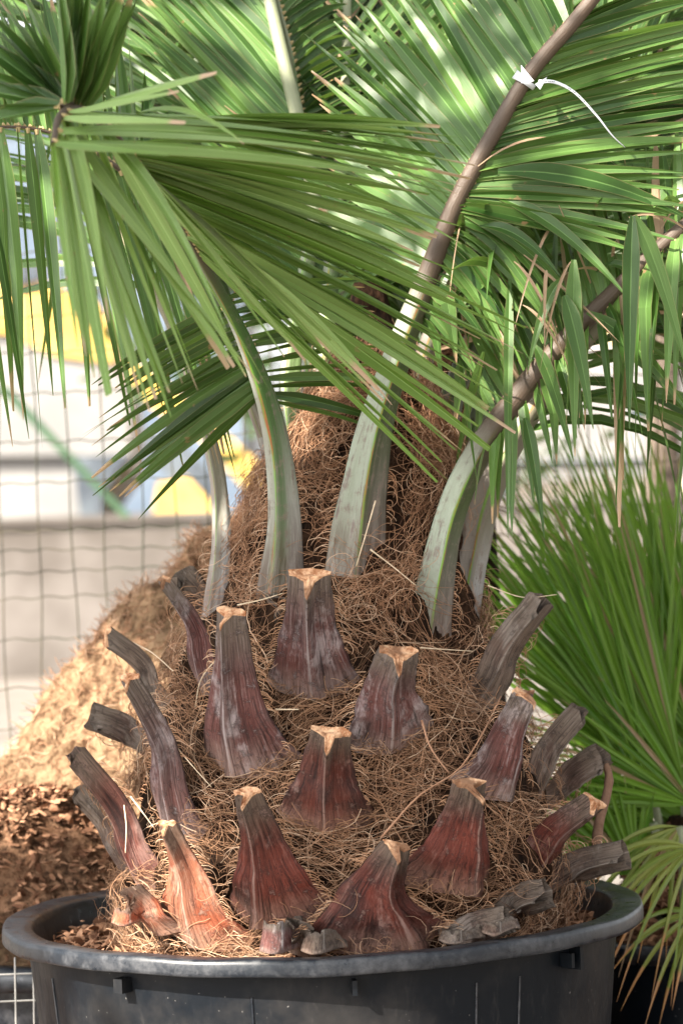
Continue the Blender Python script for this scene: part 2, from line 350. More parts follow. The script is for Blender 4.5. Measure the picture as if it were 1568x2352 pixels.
def tree(name, base, crown, ext, n, size, label, keep=None, tr=.12, end=V((0, 0, 0)), extra=()):
    t = empty(name); b = MB(); mid = (V(base) + V(crown)) / 2 + V((.15, .1, 0))
    b.tube([base, mid + end * .5, V(crown) + end], [tr, tr * .7, tr * .4], 10)
    for i in range(7):
        d = V((random.gauss(0, 1) * ext[0], random.gauss(0, 1) * ext[1], abs(random.gauss(0, .6)) * ext[2])) * .6
        l = [mid.lerp(V(crown), random.random()), V(crown) + d * .5, V(crown) + d]
        if keep and not all(keep(l[j].lerp(l[j + 1], u / 8)) or l[j].lerp(l[j + 1], u / 8).z < 2.3 for j in (0, 1) for u in range(9)): continue
        b.tube(l, [tr * .35, tr * .2, tr * .06], 6)
    b.build('trunk', M['bark'], t, True)
    cb = leaf_cloud(n, V(crown), ext, size, keep)
    for q, e, m_ in extra:
        c2 = leaf_cloud(m_, q, e, size, keep); cb.add(c2.v, c2.f, c2.c)
    cb.build('crown', M['leaf_tree'], t)
    tag(t, label, 'tree'); return t
tree('broadleaf_tree', P(880, 1180, 8).xy.to_3d(), P(900, 330, 8), (1.05, .8, 1.0), 9000, .11, 'dark leafy tree behind the middle of the palm crown')
tree('broadleaf_tree', P(1500, 1180, 11).xy.to_3d(), P(1420, 120, 11), (1.3, .9, .8), 7000, .12, 'dark leafy tree in front of the cream house')

# unseen tree added outside the frame, towards the sun, to shade the palm
HOLES = [(P(150, 1680, .55), .17), (P(60, 1800, .55), .08), (P(230, 1540, .6), .07), (P(430, 2110, -.24), .08), (P(540, 2350, -.37), .12), (P(300, 1930, -.16), .035), (P(330, 1960, -.22), .03), (P(250, 2120, -.15), .05), (P(330, 1880, -.18), .03)]  # gaps cut in the added crown along sun rays, to place sun patches
def shade_keep(p):
    for h, r in HOLES:
        q = p - h; q -= SUN_DIR * q.dot(SUN_DIR)
        if q.length < r + .055: return False
    q = p - CAM                                    # nothing near the view itself
    t_ = (p.y + .35) / SUN_DIR.y; zt = p.z - SUN_DIR.z * t_; xt = p.x - SUN_DIR.x * t_
    if zt > 1.18 and random.random() < .955: return False
    return p.z > 2.0
cc_ = V((0.1, 0, 1.0)) + SUN_DIR * 3.2
tree('added_shade_tree', (cc_.x - 2.2, cc_.y - .6, 0), cc_ + V((-.2, 0, .25)), (1.15, 1.25, .35), 25000, .12, 'added leafy tree shading the pot from outside the picture', shade_keep, .14, V((-1.1, -.8, 0)), [(P(450, 1330, .6) + SUN_DIR * 3.1, (.38, .38, .25), 5000), (P(380, 1480, .6) + SUN_DIR * 3.1, (.3, .3, .2), 2500)])  # extra leaf clumps added to shade the heap top

# ------------------------------------------------------------------ wire fence
fn = empty('wire_fence'); YF = 1.30; b = MB()
x = -1.6; i = 0
while x < 2.4:
    top = P(784, 300, YF).z
    b.tube([(x + .002 * math.sin(j * .8 + i) + .004 * math.sin(j * .21 + i * 2), YF + .002 * math.sin(j + i), top * j / 40) for j in range(41)], .0014, 5); x += .0620; i += 1
zs = [.10, .2, .30, .40, .50, .58, .66, .74, .82, .86, .90, .94, 1.02, 1.10, 1.18, 1.26, 1.32, 1.36, 1.44]
for z in zs:
    pts = []; x = -1.6
    while x < 2.4:
        ph = (x + 1.6) / .0620 * 2 * math.pi
        pts.append((x, YF + .003, z + .0022 * math.sin(ph) + .004 * math.sin(x * 4 + z * 40))); x += .0062 * 1.5
    b.tube(pts, .0013, 4)
b.build('wire_mesh', M['wire'], fn)
for x in (-1.58, 2.38):
    b = MB(); b.tube([(x, YF + .03, 0), (x, YF + .03, 1.6)], .02, 12); b.build('post', M['pipe'], fn)
tag(fn, 'green coated wire mesh fence with crimped wires behind the pots', 'fence')
fl = empty('mesh_panel'); b = MB()  # separate wire mesh panel, not part of the fence behind
for i in range(9): b.tube([P(-260 + i * 42, 2200, .1), P(-255 + i * 42, 2500, .1)], .0016, 5)
for j in range(5): b.tube([P(-260, 2250 + j * 62, .1), P(90, 2236 + j * 62, .1)], .0014, 5)
b.build('mesh', M['steelwire'], fl); b = MB(); b.tube([P(-264, 2200, .1), P(-258, 2500, .1)], .006, 8); b.build('frame', M['steelwire'], fl)
tag(fl, 'low grey wire mesh panel beside the left foot of the black pot', 'fence')

# ------------------------------------------------------------------ main pot
pc = P(739, 2088, 0); RZ = pc.z; RO = .4255
pot = empty('plant_pot'); pot.location = (pc.x, 0, 0)
H = RZ
prof = [(.345, .002), (.352, .0), (.357, .01), (.363, .1), (.388, H - .060), (.391, H - .036), (.3915, H - .0205)]
b = lathe(prof, 128); b.build('body', M['pot'], pot, True)
b = lathe([(.374, H - .05), (.362, H - .3), (.34, .03), (0.0, .03)], 128); b.build('inner_wall', M['pot'], pot, True)
prof = [(.3915, H - .0215), (.412, H - .021), (.4245, H - .021), (.4262, H - .0195), (.4266, H - .016), (.4262, H - .006), (.4250, H - .0015), (.4225, H), (.401, H - .0015), (.3885, H - .002), (.3855, H - .005), (.383, H - .014), (.379, H - .030), (.374, H - .05)]
b = lathe(prof, 160)
# slightly warped, hand-worn rim
b.v = [(x * (1 + .0035 * math.sin(3 * math.atan2(y, x) + .6)), y * (1 + .0035 * math.sin(2 * math.atan2(y, x))), z + .0012 * math.sin(5 * math.atan2(y, x)) + .0006 * math.sin(17 * math.atan2(y, x))) for x, y, z in b.v]
b.build('rim', M['rim'], pot, True)
for px in (275, 812, 1316):
    a = math.asin(max(-1, min(1, (P(px, 2230, -.35).x - pc.x) / .40))); b = MB(); rot = Matrix.Rotation(a, 3, 'Z')
    q = rot @ V((0, -.400, H - .040)); b.box(q, (.014 if px < 400 else .006, .018, .018), rot)
    if px > 1000: b.box(rot @ V((.02, -.398, H - .040)), (.006, .02, .028), rot)
    b.build('lug', M['pot'], pot)
for px in (117, 590, 1085, 1185):
    a = math.asin(max(-1, min(1, (P(px, 2280, -.2).x - pc.x) / .39))); rot = Matrix.Rotation(a, 3, 'Z'); b = MB()
    b.tube([rot @ V((0, -.3895, H - .05)), rot @ V((0, -.364, .11))], .0014, 6); b.build('seam', M['rim'], pot)
tag(pot, 'wide round black plastic pot holding the stubby palm', 'pot', 'black nursery pots')

# potting mulch
ZS = H - .045; b = MB(); vs = []; n_ = 48; rr = 20
for i in range(rr + 1):
    for k_ in range(n_):
        a = 2 * math.pi * k_ / n_; r = .368 * i / rr
        vs.append((pc.x + r * math.cos(a), r * math.sin(a), ZS + .028 * (1 - i / rr) + random.uniform(-.006, .006)))
b.add(vs, [(i * n_ + k_, i * n_ + (k_ + 1) % n_, (i + 1) * n_ + (k_ + 1) % n_, (i + 1) * n_ + k_) for i in range(rr) for k_ in range(n_)])
def chips(b, n, fn, smin, smax):
    for _ in range(n):
        p = fn(); L = random.uniform(smin, smax); r = random.random()
        rot = Matrix.Rotation(random.uniform(0, 6.3), 3, 'Z') @ Matrix.Rotation(random.gauss(0, .7), 3, 'X') @ Matrix.Rotation(random.gauss(0, .5), 3, 'Y')
        x, y, z = L, L * random.uniform(.2, .6), L * random.uniform(.08, .22)
        vs = [rot @ V(q) + p for q in ((-x, -y * .6, 0), (-x * .4, -y, z * .6), (x * .8, -y * .7, 0), (x, y * .5, z), (x * .1, y, z * .2), (-x * .9, y * .5, -z), (0, 0, z * 1.6))]
        b.add(vs, [(i, (i + 1) % 6, 6) for i in range(6)] + [(5, 4, 3, 2, 1, 0)], [(0, r, 0, 0)] * 7)
ms = tag(b.build('bark_mulch', M['mulch']), 'brown bark mulch and fibre filling the big black pot', 'mulch', kind='stuff')
b = MB()
def fp():
    a = random.uniform(0, 6.283); r = random.uniform(.25, .365); return V((pc.x + r * math.cos(a), r * math.sin(a), ZS + .004 + random.random() * .018))
chips(b, 2600, fp, .004, .014); b.build('chips', M['chip'], ms)

# ------------------------------------------------------------------ fibrous heap behind left, in its own pot
hp = empty('mulch_heap'); YH = .72; b = MB(); vs = []; nr, na = 90, 160
hc = P(395, 2100, YH); sil = [(2130, .50), (2000, .475), (1900, .43), (1790, .375), (1690, .305), (1560, .245), (1450, .185), (1340, .135), (1330, .10), (1290, .07), (1220, .03), (1190, .0)]
ys = [q[0] for q in sil][::-1]; rs = [q[1] for q in sil][::-1]
from mathutils import noise as mn
for i in range(nr + 1):
    y = 1190 + (2130 - 1190) * i / nr; r0 = float(np.interp(y, ys, rs)); ctr = P(float(np.interp(y, [1190, 1350, 1700, 2130], [520, 510, 470, 400])), y, YH)
    for k_ in range(na):
        a = 2 * math.pi * k_ / na; p = ctr + V((r0 * math.cos(a), r0 * .75 * math.sin(a), 0))
        amp = .022 + .03 * max(0, (i / nr - .6))
        q = mn.fractal(p * 13, 1, 2, 4) * amp + mn.noise(p * 60) * .007
        p += V((math.cos(a), math.sin(a), .35)) * q; vs.append(p)
b.add(vs, [(i * na + k_, i * na + (k_ + 1) % na, (i + 1) * na + (k_ + 1) % na, (i + 1) * na + k_) for i in range(nr) for k_ in range(na)])
hv = vs
b.build('heap_core', M['heap'], hp, True)
b = MB()
def hpnt():
    return hv[random.randrange(na * 8, len(hv))] + V((0, 0, .002))
chips(b, 7000, hpnt, .0015, .0035)
def hlow():
    return hv[random.randrange(na * 60, len(hv))] + V((0, 0, .004))
chips(b, 300, hlow, .004, .010)
b.build('bark_chip', M['chip'], hp); hp.children[1]['kind'] = 'stuff'
b = MB(); mc = P(40, 2040, .40); vs = []
for i in range(41):
    for k_ in range(80):
        a = 2 * math.pi * k_ / 80; r = .27 * i / 40; p = mc + V((r * math.cos(a), r * .5 * math.sin(a), .17 * math.cos(min(1, i / 40) * math.pi / 2) ** 1.3 - .03))
        p += V((0, -.3, 1)) * (mn.fractal(p * 16, 1, 2, 4) * .03); vs.append(p)
b.add(vs, [(i * 80 + k_, i * 80 + (k_ + 1) % 80, (i + 1) * 80 + (k_ + 1) % 80, (i + 1) * 80 + k_) for i in range(40) for k_ in range(80)])
mv = vs; mo = tag(b.build('mulch_pile', M['mulch'], None, True), 'low dark pile of loose bark mulch at the far left beside the pale heap', 'mulch', kind='stuff')
b = MB(); chips(b, 3200, lambda: mv[random.randrange(len(mv))] + V((random.uniform(-.006, .006), -.004, .004)), .003, .011); b.build('bark_chip', M['chip'], mo)
tag(hp, 'tall brown heap of fibrous bark behind the pot, its left slope sunlit', 'heap')
p2 = empty('plant_pot'); p2.location = (hc.x - .05, YH, 0); h2 = P(0, 2125, YH).z
b = lathe([(.40, 0), (.44, h2 - .05), (.441, h2 - .03)], 96); b.build('body', M['pot'], p2, True)
b = lathe([(.44, h2 - .034), (.485, h2 - .034), (.488, h2 - .02), (.483, h2), (.455, h2), (.448, h2 - .02), (.44, h2 - .3), (0, h2 - .3)], 96); b.build('rim', M['rim'], p2, True)
tag(p2, 'black pot behind on the left holding the bark heap', 'pot', 'black nursery pots')

# ------------------------------------------------------------------ PALM
palm = empty('palm'); tag(palm, 'large stubby date palm with cut leaf bases and green fronds in black pot', 'palm')
PY = [2250, 2150, 2000, 1850, 1700, 1600, 1500, 1400, 1300, 1200, 1100, 1000, 900, 800, 650]
PR = [.262, .290, .302, .288, .262, .238, .216, .194, .170, .158, .140, .112, .085, .06, .03]
PX = [790, 790, 790, 785, 775, 765, 760, 775, 800, 815, 825, 835, 840, 845, 850]
def prof_at(y):
    return float(np.interp(y, PY[::-1], PX[::-1])), float(np.interp(y, PY[::-1], PR[::-1]))
def surf(px, py, off=0.0):
    """point on the palm's trunk surface under photo point; also outward normal"""
    Y = -.15
    for _ in range(14):
        p = P(px, py, Y); ctr = V((float(np.interp(p.z, ZT, XT)), 0, 0)); r = float(np.interp(p.z, ZT, PR))
        dx = p.x - ctr.x; rr_ = r + off
        Yn = -math.sqrt(max(rr_ * rr_ - dx * dx, 0.0)); Y = Y * .3 + Yn * .7
    p = P(px, py, Y); nrm = V((p.x - ctr.x, p.y, 0))
    nrm = nrm.normalized() if nrm.length > 1e-6 else V((0, -1, 0))
    return p, nrm
def zc(y): return P(784, y, 0).z
ZT = [zc(y) for y in PY]; XT = [P(PX[i], PY[i], 0).x for i in range(len(PY))]
def trunk_pt(phi, z, off=0.0):
    r = float(np.interp(z, ZT, PR)) + off; cx = float(np.interp(z, ZT, XT))
    return V((cx + r * math.sin(phi), -r * math.cos(phi), z))
b = MB(); vs = []; nz, na = 140, 200
for i in range(nz + 1):
    z = ZT[0] + (ZT[-1] - ZT[0]) * i / nz
    for k_ in range(na):
        a = 2 * math.pi * k_ / na; p = trunk_pt(a, z); q = mn.fractal(p * 14, 1, 2, 4) * .014 - .014; vs.append(trunk_pt(a, z, q))
b.add(vs, [(i * na + k_, i * na + (k_ + 1) % na, (i + 1) * na + (k_ + 1) % na, (i + 1) * na + k_) for i in range(nz) for k_ in range(na)])
b.build('trunk', M['core'], palm, True)

FOOT = []
def px_of(p):
    q = p - CAM; t = q.y; return 784 + q.dot(rx) / t * F, 1176 - q.dot(up) / t * F
def in_foot(p):
    x, y = px_of(p)
    for pts in FOOT:
        for qx, qy, h in pts:
            if abs(y - qy) < 14 and abs(x - qx) < h: return True
    return False
COMB = []   # (edge points, outward side, front) to dress with fibre combs
SEC = [(-1, 0), (-.95, .12), (-.60, .20), (-.24, .30), (-.13, .84), (0, 1), (.13, .84), (.24, .30), (.60, .20), (.95, .12), (1, 0), (.6, -.12), (0, -.16), (-.6, -.12)]
ROUND = [(math.cos(a), math.sin(a)) for a in [math.pi - math.pi * i / 10 for i in range(11)]] + [(.6, -.75), (0, -1), (-.6, -.75)]
def loft(path, hw, th, front, rnd, roundness=None, jag=0.0, keel=0.0):
    """leaf-base loft. front(i) = direction of the keel"""
    b = MB(); n = len(path); m_ = len(SEC); vs = []; cs = []; EL = []; ER = []
    for i in range(n):
        T = (path[min(i + 1, n - 1)] - path[max(i - 1, 0)]).normalized(); w_ = front[i] if isinstance(front, list) else front
        Wd = (w_ - T * w_.dot(T)).normalized(); S = T.cross(Wd)
        ro = roundness[i] if roundness else 0
        for j in range(m_):
            ky = SEC[j][1] + (.55 * (1 - SEC[j][0] ** 2) - SEC[j][1]) * .75 * max(0, 1 - i / (n * .42)) * (1 if SEC[j][1] >= 0 else 0)
            u = SEC[j][0] * (1 - ro) + ROUND[j][0] * ro; v = ky * (1 - ro) + ROUND[j][1] * ro
            if abs(SEC[j][0]) < .2 and SEC[j][1] > 0: u += keel * (1 - ro)
            wob = 1 + .035 * math.sin(i * .9 + j * 2.1 + rnd * 40) * (1 - ro)
            p = path[i] + S * (u * hw[i] * wob) + Wd * (v * th[i])
            if i >= n - 2 and jag: p += T * (random.uniform(-jag, jag) * (i == n - 1) - max(0, v) * th[i] * .5)
            vs.append(p); cs.append((i / (n - 1), rnd, j / 10 if j < 11 else (1 - (j - 10) / 4), 0))
        EL.append(path[i] - S * hw[i]); ER.append(path[i] + S * hw[i])
    b.add(vs, [(i * m_ + (j + 1) % m_, (i + 1) * m_ + (j + 1) % m_, (i + 1) * m_ + j, i * m_ + j) for i in range(n - 1) for j in range(m_)], cs)
    return b, EL, ER, vs[-m_:]

def stub(base, tip, hwb, hwt, mat, lean=.06, bend=.0, label=None, Yb=None, keel=0.0, th=1.0, cut=True, ky=None, back=False):
    """stub of a cut leaf: base/tip in photo points, half widths in photo px"""
    pb, nb = surf(base[0], base[1], .018)
    if Yb is not None: pb = P(base[0], base[1], Yb)
    if back: nb = V((nb.x, -nb.y * .5, 0)).normalized()
    side = abs(nb.x)
    pt = P(tip[0], tip[1], pb.y - lean * (1 - side * .6))
    m0 = pb.lerp(pt, .5) - (nb * .014) + P(784 + bend, 1176, 0) - P(784, 1176, 0)
    m0 = m0 - V((pt.x - pb.x, 0, 0)) * .07 + V((random.uniform(-.006, .006), 0, 0))
    path = spline([pb, m0, pt], 18); path = [V(q) for q in path]
    n = 18; sc_ = (pb.y + 3.8) / F; hw = []; tk = []
    for i in range(n):
        s = i / (n - 1); fl = (1 - s) ** 2.0
        hw.append((hwt + (hwb * 1.32 - hwt) * (.24 * (1 - s) + .76 * (1 - s) ** 2.6)) * sc_ * (1 + random.uniform(-.03, .03)))
        tk.append(((hwt * 1.15) * (.75 + .25 * s) + 4) * sc_ * th * (1 if i < n - 1 else 1))
    fr = (nb + V((0, -.35, .15)) * (1 - side * .3)).normalized() if not back else nb
    # sheath wraps into the trunk at the base
    b, EL, ER, ring = loft(path, hw, tk, fr, random.random(), jag=.003, keel=keel)
    m_ = len(SEC)
    for i in range(6):
        k1 = (1 - i / 6) ** 1.5
        for j in range(m_):
            u = SEC[j][0]; q = V(b.v[i * m_ + j]) - nb * (u * u) * hw[i] * .55 * k1 - nb * .026 * k1 + V((0, 0, -.012)) * (1 - u * u) * k1; b.v[i * m_ + j] = tuple(q)
    o = b.build('leaf_stub', M[mat], palm, True)
    if label: o['label'] = label
    if cut:
        T = (path[-1] - path[-3]).normalized(); c = sum((V(q) for q in ring), V()) / len(ring); b2 = MB()
        rim_ = [V(q) + T * .0005 for q in ring]; inn = [c.lerp(V(q), .55) + T * random.uniform(-.004, .003) for q in ring]
        lo_ = [V(q) - T * random.uniform(.0008, .0045) + (V(q) - c).normalized() * .0006 for q in ring]
        m2 = len(ring)
        b2.add(rim_ + inn + lo_ + [c + T * .002], [(j, (j + 1) % m2, m2 + (j + 1) % m2, m2 + j) for j in range(m2)] + [(m2 + j, m2 + (j + 1) % m2, 3 * m2) for j in range(m2)] + [(2 * m2 + j, 2 * m2 + (j + 1) % m2, (j + 1) % m2, j) for j in range(m2)])
        b2.build('cut_face', M['cut'], o)
    COMB.append((EL[2:16], ER[2:16], nb, path[2:16])); FOOT.append([px_of(q) + (h / sc_ * .92,) for q, h in list(zip(path, hw))[3:]])
    return o

g, rd, og, br = 'stub_grey', 'stub_red', 'stub_orange', 'stub_brown'
stub((715, 1580), (712, 1312), 92, 48, g, .07, 0)
stub((552, 1765), (532, 1400), 108, 36, g, .10, -8, keel=-.25)
stub((447, 1580), (376, 1328), 50, 19, g, .06, 22, keel=-.1)
stub((478, 1440), (418, 1312), 42, 38, br, .01, 0, Yb=-.02, cut=False)
stub((905, 1705), (916, 1490), 105, 47, g, .07, 0)
stub((745, 1890), (760, 1674), 102, 46, rd, .06, 0, label='dark red stub in the very middle, pale at its foot')
stub((372, 1915), (296, 1550), 70, 30, g, .09, 14, keel=.1)
stub((338, 1615), (244, 1450), 42, 28, br, .02, 16, Yb=-.06)
stub((325, 1720), (205, 1642), 46, 38, br, .02, 0, Yb=-.02, cut=False)
stub((308, 2040), (172, 1722), 66, 34, rd, .05, 14, Yb=-.14, cut=False)
stub((262, 2000), (180, 1805), 50, 28, br, .03, -4, Yb=-.05, cut=False)
stub((438, 2165), (384, 1888), 122, 24, og, .08, -4, keel=-.1, label='sunlit orange-red stub at the front left rim')
stub((632, 2110), (568, 1815), 118, 33, rd, .09, 6, keel=-.35)
stub((862, 2175), (912, 1938), 178, 34, rd, .05, -14, keel=.45, label='widest dark red stub flaring over the front rim')
stub((1030, 2030), (1078, 1792), 112, 40, rd, .07, 6, keel=.55)
stub((1135, 1815), (1202, 1585), 84, 30, g, .06, 6, keel=.6)
stub((1130, 1625), (1245, 1372), 66, 40, br, .03, 0, Yb=-.12, keel=-.5, cut=False)
stub((1235, 1835), (1330, 1625), 54, 32, br, .03, -6, Yb=-.08, keel=.2, cut=False)
stub((1285, 1830), (1388, 1728), 54, 42, br, .02, 0, Yb=-.02, cut=False)
stub((1235, 2010), (1368, 1835), 72, 34, rd, .05, -10, Yb=-.13)
stub((1290, 2020), (1440, 1962), 44, 36, br, .03, 0, Yb=-.08, cut=False)
stub((1175, 2100), (1262, 2050), 46, 38, br, .03, 0, Yb=-.2, cut=False)
stub((672, 2185), (690, 2120), 60, 34, br, .02, 0, Yb=-.31, cut=False)
stub((1080, 2165), (1170, 2110), 60, 34, br, .02, 0, Yb=-.28, cut=False)
stub((340, 2135), (300, 2040), 50, 40, og, .02, 0, Yb=-.22, cut=False)
stub((620, 1430), (650, 1380), 40, 40, br, .01, 0, Yb=-.15, cut=False)

# ------------------------------------------------------------------ fronds
def strip(b, base, tip, width, side, bulge=V((0, 0, .03)), fold=.35, segs=9, dry=0.0, rnd=None, brk=0.0, wb=.45, te=.95):
    """one leaflet: a folded tapering blade"""
    rnd = random.random() if rnd is None else rnd
    mid = base.lerp(tip, .5) + bulge; pts = []; vs = []; cs = []
    ctrl = mid * 2 - (base + tip) * .5
    for i in range(segs + 1):
        s = i / segs; pts.append(base * (1 - s) ** 2 + ctrl * 2 * s * (1 - s) + tip * s * s)
    if brk:
        kb = int(segs * brk); piv = pts[kb]
        for i in range(kb + 1, segs + 1):
            d = pts[i] - piv; L = d.length; pts[i] = piv + (d.normalized() * .22 + V((0, 0, -1))).normalized() * L
    tw = random.uniform(-.5, .5)
    for i in range(segs + 1):
        s = i / segs; T = (pts[min(i + 1, segs)] - pts[max(i - 1, 0)]).normalized()
        S = side - T * side.dot(T); S = S.normalized() if S.length > 1e-5 else T.orthogonal().normalized()
        S = Matrix.Rotation(tw * s, 3, T) @ S; N = T.cross(S)
        w_ = width * .5 * (wb + (1 - wb) * min(1, s / .22)) * (1 - max(0, (s - .3) / .7) ** 1.6 * te)
        vs += [pts[i] - S * w_ + N * w_ * fold, pts[i], pts[i] + S * w_ + N * w_ * fold]
        cs += [(s, rnd, 1, dry), (s, rnd, 0, dry), (s, rnd, 1, dry)]
    b.add(vs, [(3 * i + j, 3 * i + j + 1, 3 * i + j + 4, 3 * i + j + 3) for i in range(segs) for j in (0, 1)], cs)

class Frond:
    def __init__(s, pts, hw, th, pm='petiole', front=V((0, -1, .1)), keel=.0, ro=None, fm='leaf', parent=None, n=48, thorns=True, name='frond'):
        """pts: photo points with depth; hw: half widths in px at the same points"""
        s.pp = spline([(p[0], p[1], p[2], h, r) for p, h, r in zip(pts, hw, ro or [min(1, i / (len(pts) * .35)) for i in range(len(pts))])], n)
        s.path = [P(q[0], q[1], q[2]) for q in s.pp]
        w_ = [q[3] * (q[2] + 3.8) / F for q in s.pp]; t_ = [a * (th + (.95 - th) * min(1, max(0, q[4]))) for a, q in zip(w_, s.pp)]
        b, EL, ER, ring = loft(s.path, w_, t_, front, random.random(), roundness=[min(1, max(0, q[4])) for q in s.pp], keel=keel)
        s.o = b.build(name, M[pm], parent if parent else palm, True); s.b = MB(); s.sw = MB(); s.w = w_; s.fm = fm; s.n = n
        s.EL, s.ER = EL, ER; s.front = front
        s.py = [q[1] for q in s.pp]; s.px = [q[0] for q in s.pp]
    def at(s, t):
        k_ = t * (s.n - 1); i = min(int(k_), s.n - 2); f = k_ - i
        return s.path[i].lerp(s.path[i + 1], f), (s.path[i + 1] - s.path[i]).normalized(), s.w[i]
    def ty(s, y):
        """parameter where the rachis passes photo height y"""
        best = min(range(s.n), key=lambda i: abs(s.py[i] - y)); return best / (s.n - 1)
    def keys(s, keys, n, width, bulge=.03, fold=.35, jit=.02, dryp=.03, brkp=.0, roll=.5, jlen=.12, axis='y', wb=.45):
        """keys: (rachis y or t, tip x, tip y, tip Y) interpolated"""
        kt = [s.ty(q[0]) if axis == 'y' else q[0] for q in keys]; ka = np.array([[q[1], q[2], q[3]] for q in keys], float)
        for i in range(n):
            f = (i + random.uniform(-.25, .25)) / max(1, n - 1) * (len(keys) - 1); f = min(max(f, 0), len(keys) - 1); j = min(int(f), len(keys) - 2); u = f - j
            t = kt[j] * (1 - u) + kt[j + 1] * u; q = ka[j] * (1 - u) + ka[j + 1] * u
            c, T, w_ = s.at(min(1, max(0, t))); tip = P(*q); L = (tip - c).length
            tip = c + (tip - c) * random.uniform(1 - jlen, 1 + jlen * .3) + V((random.gauss(0, 1), random.gauss(0, 1), random.gauss(0, 1))) * jit * L
            d = (tip - c).normalized(); side = T - d * T.dot(d)
            if side.length < 1e-4: side = d.orthogonal()
            side = Matrix.Rotation(random.gauss(0, roll), 3, d) @ side.normalized()
            base = c + d * w_ * .6
            strip(s.b, base, tip, width * random.uniform(.75, 1.15), side, V((0, 0, bulge * L * random.uniform(.5, 1.5))), fold * random.uniform(.5, 1.5), dry=1.0 if random.random() < dryp else 0.0,
                  brk=random.uniform(.35, .75) if random.random() < brkp else 0, wb=wb, te=random.choice((.95, .93, .75, .65)) if s.fm == 'leaf_pale' else random.choice((.96, .95, .85)))
            s.sw.tube([c + d * w_ * .3, base + d * .006], [.0035, .002], 6, (.5, .5, .5, 0))
        return s
    def one(s, x0, y0, Y0, x1, y1, Y1, width, bulge=.02, dry=0, fold=.35, sd_=V((1, 0, .2))):
        width *= .8; a, b_ = P(x0, y0, Y0), P(x1, y1, Y1); strip(s.b, a, b_, width, sd_, V((0, 0, bulge)), fold, 12, dry, wb=.3)
    def auto(s, t0, t1, n, L, width, ang=50, droop=.15, lift=0.0, sides=(-1, 1), up=V((0, -1, .3)), dryp=.04, brkp=.05, roll=.5):
        for i in range(n):
            t = t0 + (t1 - t0) * (i + random.uniform(-.3, .3)) / n; t = min(1, max(0, t)); c, T, w_ = s.at(t)
            u_ = (t - t0) / (t1 - t0); Lc = L * (.45 + .9 * math.sin(math.pi * min(1, .15 + u_ * .75))) * random.uniform(.85, 1.1)
            for sd_ in sides:
                S = T.cross(up).normalized() * sd_; a = R(ang * (1 - .3 * u_) + random.gauss(0, 5))
                d = (T * math.cos(a) + S * math.sin(a) + up * (lift + random.gauss(0, .15))).normalized()
                tip = c + d * Lc + V((0, 0, -droop * Lc * random.uniform(.6, 1.4)))
                side = Matrix.Rotation(random.gauss(0, roll), 3, d) @ (T - d * T.dot(d)).normalized()
                strip(s.b, c + d * w_ * .5, tip, width * random.uniform(.8, 1.15) * (.5 if (dd := random.random() < dryp) else 1), side, V((0, 0, droop * Lc * .4)), .35, 7, dry=1.0 if dd else 0,
                      brk=random.uniform(.4, .8) if random.random() < brkp else 0)
        return s
    def done(s, dress=0):
        s.b.add(s.sw.v, s.sw.f, s.sw.c, 1); o = s.b.build('leaflets', [M[s.fm], M['cutpale']], s.o)
        if dress:
            dc = max(6, int(dress * .62)); COMB.append((s.EL[:dc], s.ER[:dc], V((0, -1, 0)), s.path[:dc]))
            if s.path[0].y < 0: FOOT.append([px_of(q) + (h * F / (q.y + 3.8) * .92,) for q, h in zip(s.path[1:dress + 6], s.w[1:dress + 6])])
        return s
k = NT('leaflet_joint'); n = k.noise(60, 2); M['cutpale'] = k.fin(k.mix(n, (.34, .25, .11), (.46, .36, .18)), .6, .3)

# near frond, arching towards the camera at the left
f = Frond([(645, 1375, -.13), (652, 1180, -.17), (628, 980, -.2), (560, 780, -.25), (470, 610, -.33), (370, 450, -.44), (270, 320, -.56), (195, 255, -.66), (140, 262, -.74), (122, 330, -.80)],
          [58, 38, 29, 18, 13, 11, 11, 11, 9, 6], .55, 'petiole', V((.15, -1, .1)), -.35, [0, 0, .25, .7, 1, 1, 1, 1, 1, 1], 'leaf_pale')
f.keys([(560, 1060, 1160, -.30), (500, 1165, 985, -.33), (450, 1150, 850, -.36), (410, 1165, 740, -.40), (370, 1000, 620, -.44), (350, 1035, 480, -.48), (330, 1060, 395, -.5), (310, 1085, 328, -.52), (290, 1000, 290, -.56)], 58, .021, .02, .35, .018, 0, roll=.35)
f.keys([(430, 960, 960, -.42), (400, 770, 820, -.5), (370, 755, 850, -.54), (340, 610, 915, -.58), (300, 590, 900, -.62), (270, 470, 890, -.68), (256, 420, 975, -.72), (256, 345, 985, -.75)], 20, .021, .02, .3, .015, 0, roll=.35)
f.keys([(.86, 345, 950, -.80), (.90, 270, 960, -.84), (.95, 215, 905, -.88), (.98, 180, 800, -.9)], 6, .027, .01, .3, .012, 0, roll=.4, axis='t')
f.keys([(.80, 520, 168, -.80), (.85, 400, 185, -.86), (.90, 470, 290, -.9), (.99, 375, 350, -.95)], 4, .020, .01, .4, .01, 0, axis='t')
for q in [(330, 350, -.5, 1060, 560, -.46, .016), (300, 330, -.55, 1050, 445, -.5, .015), (250, 300, -.6, 560, 330, -.8, .014), (420, 540, -.38, 900, 930, -.4, .017), (220, 290, -.7, 520, 760, -.78, .018), (160, 300, -.76, 250, 740, -.86, .018)]:
    f.one(*q, bulge=.03, fold=.4)
f.done(16)
f2 = Frond([(200, 262, -.64), (160, 235, -.68), (140, 245, -.72)], [8, 8, 6], .9, 'petiole', V((0, -1, 0)), 0, [1, 1, 1], 'leaf')
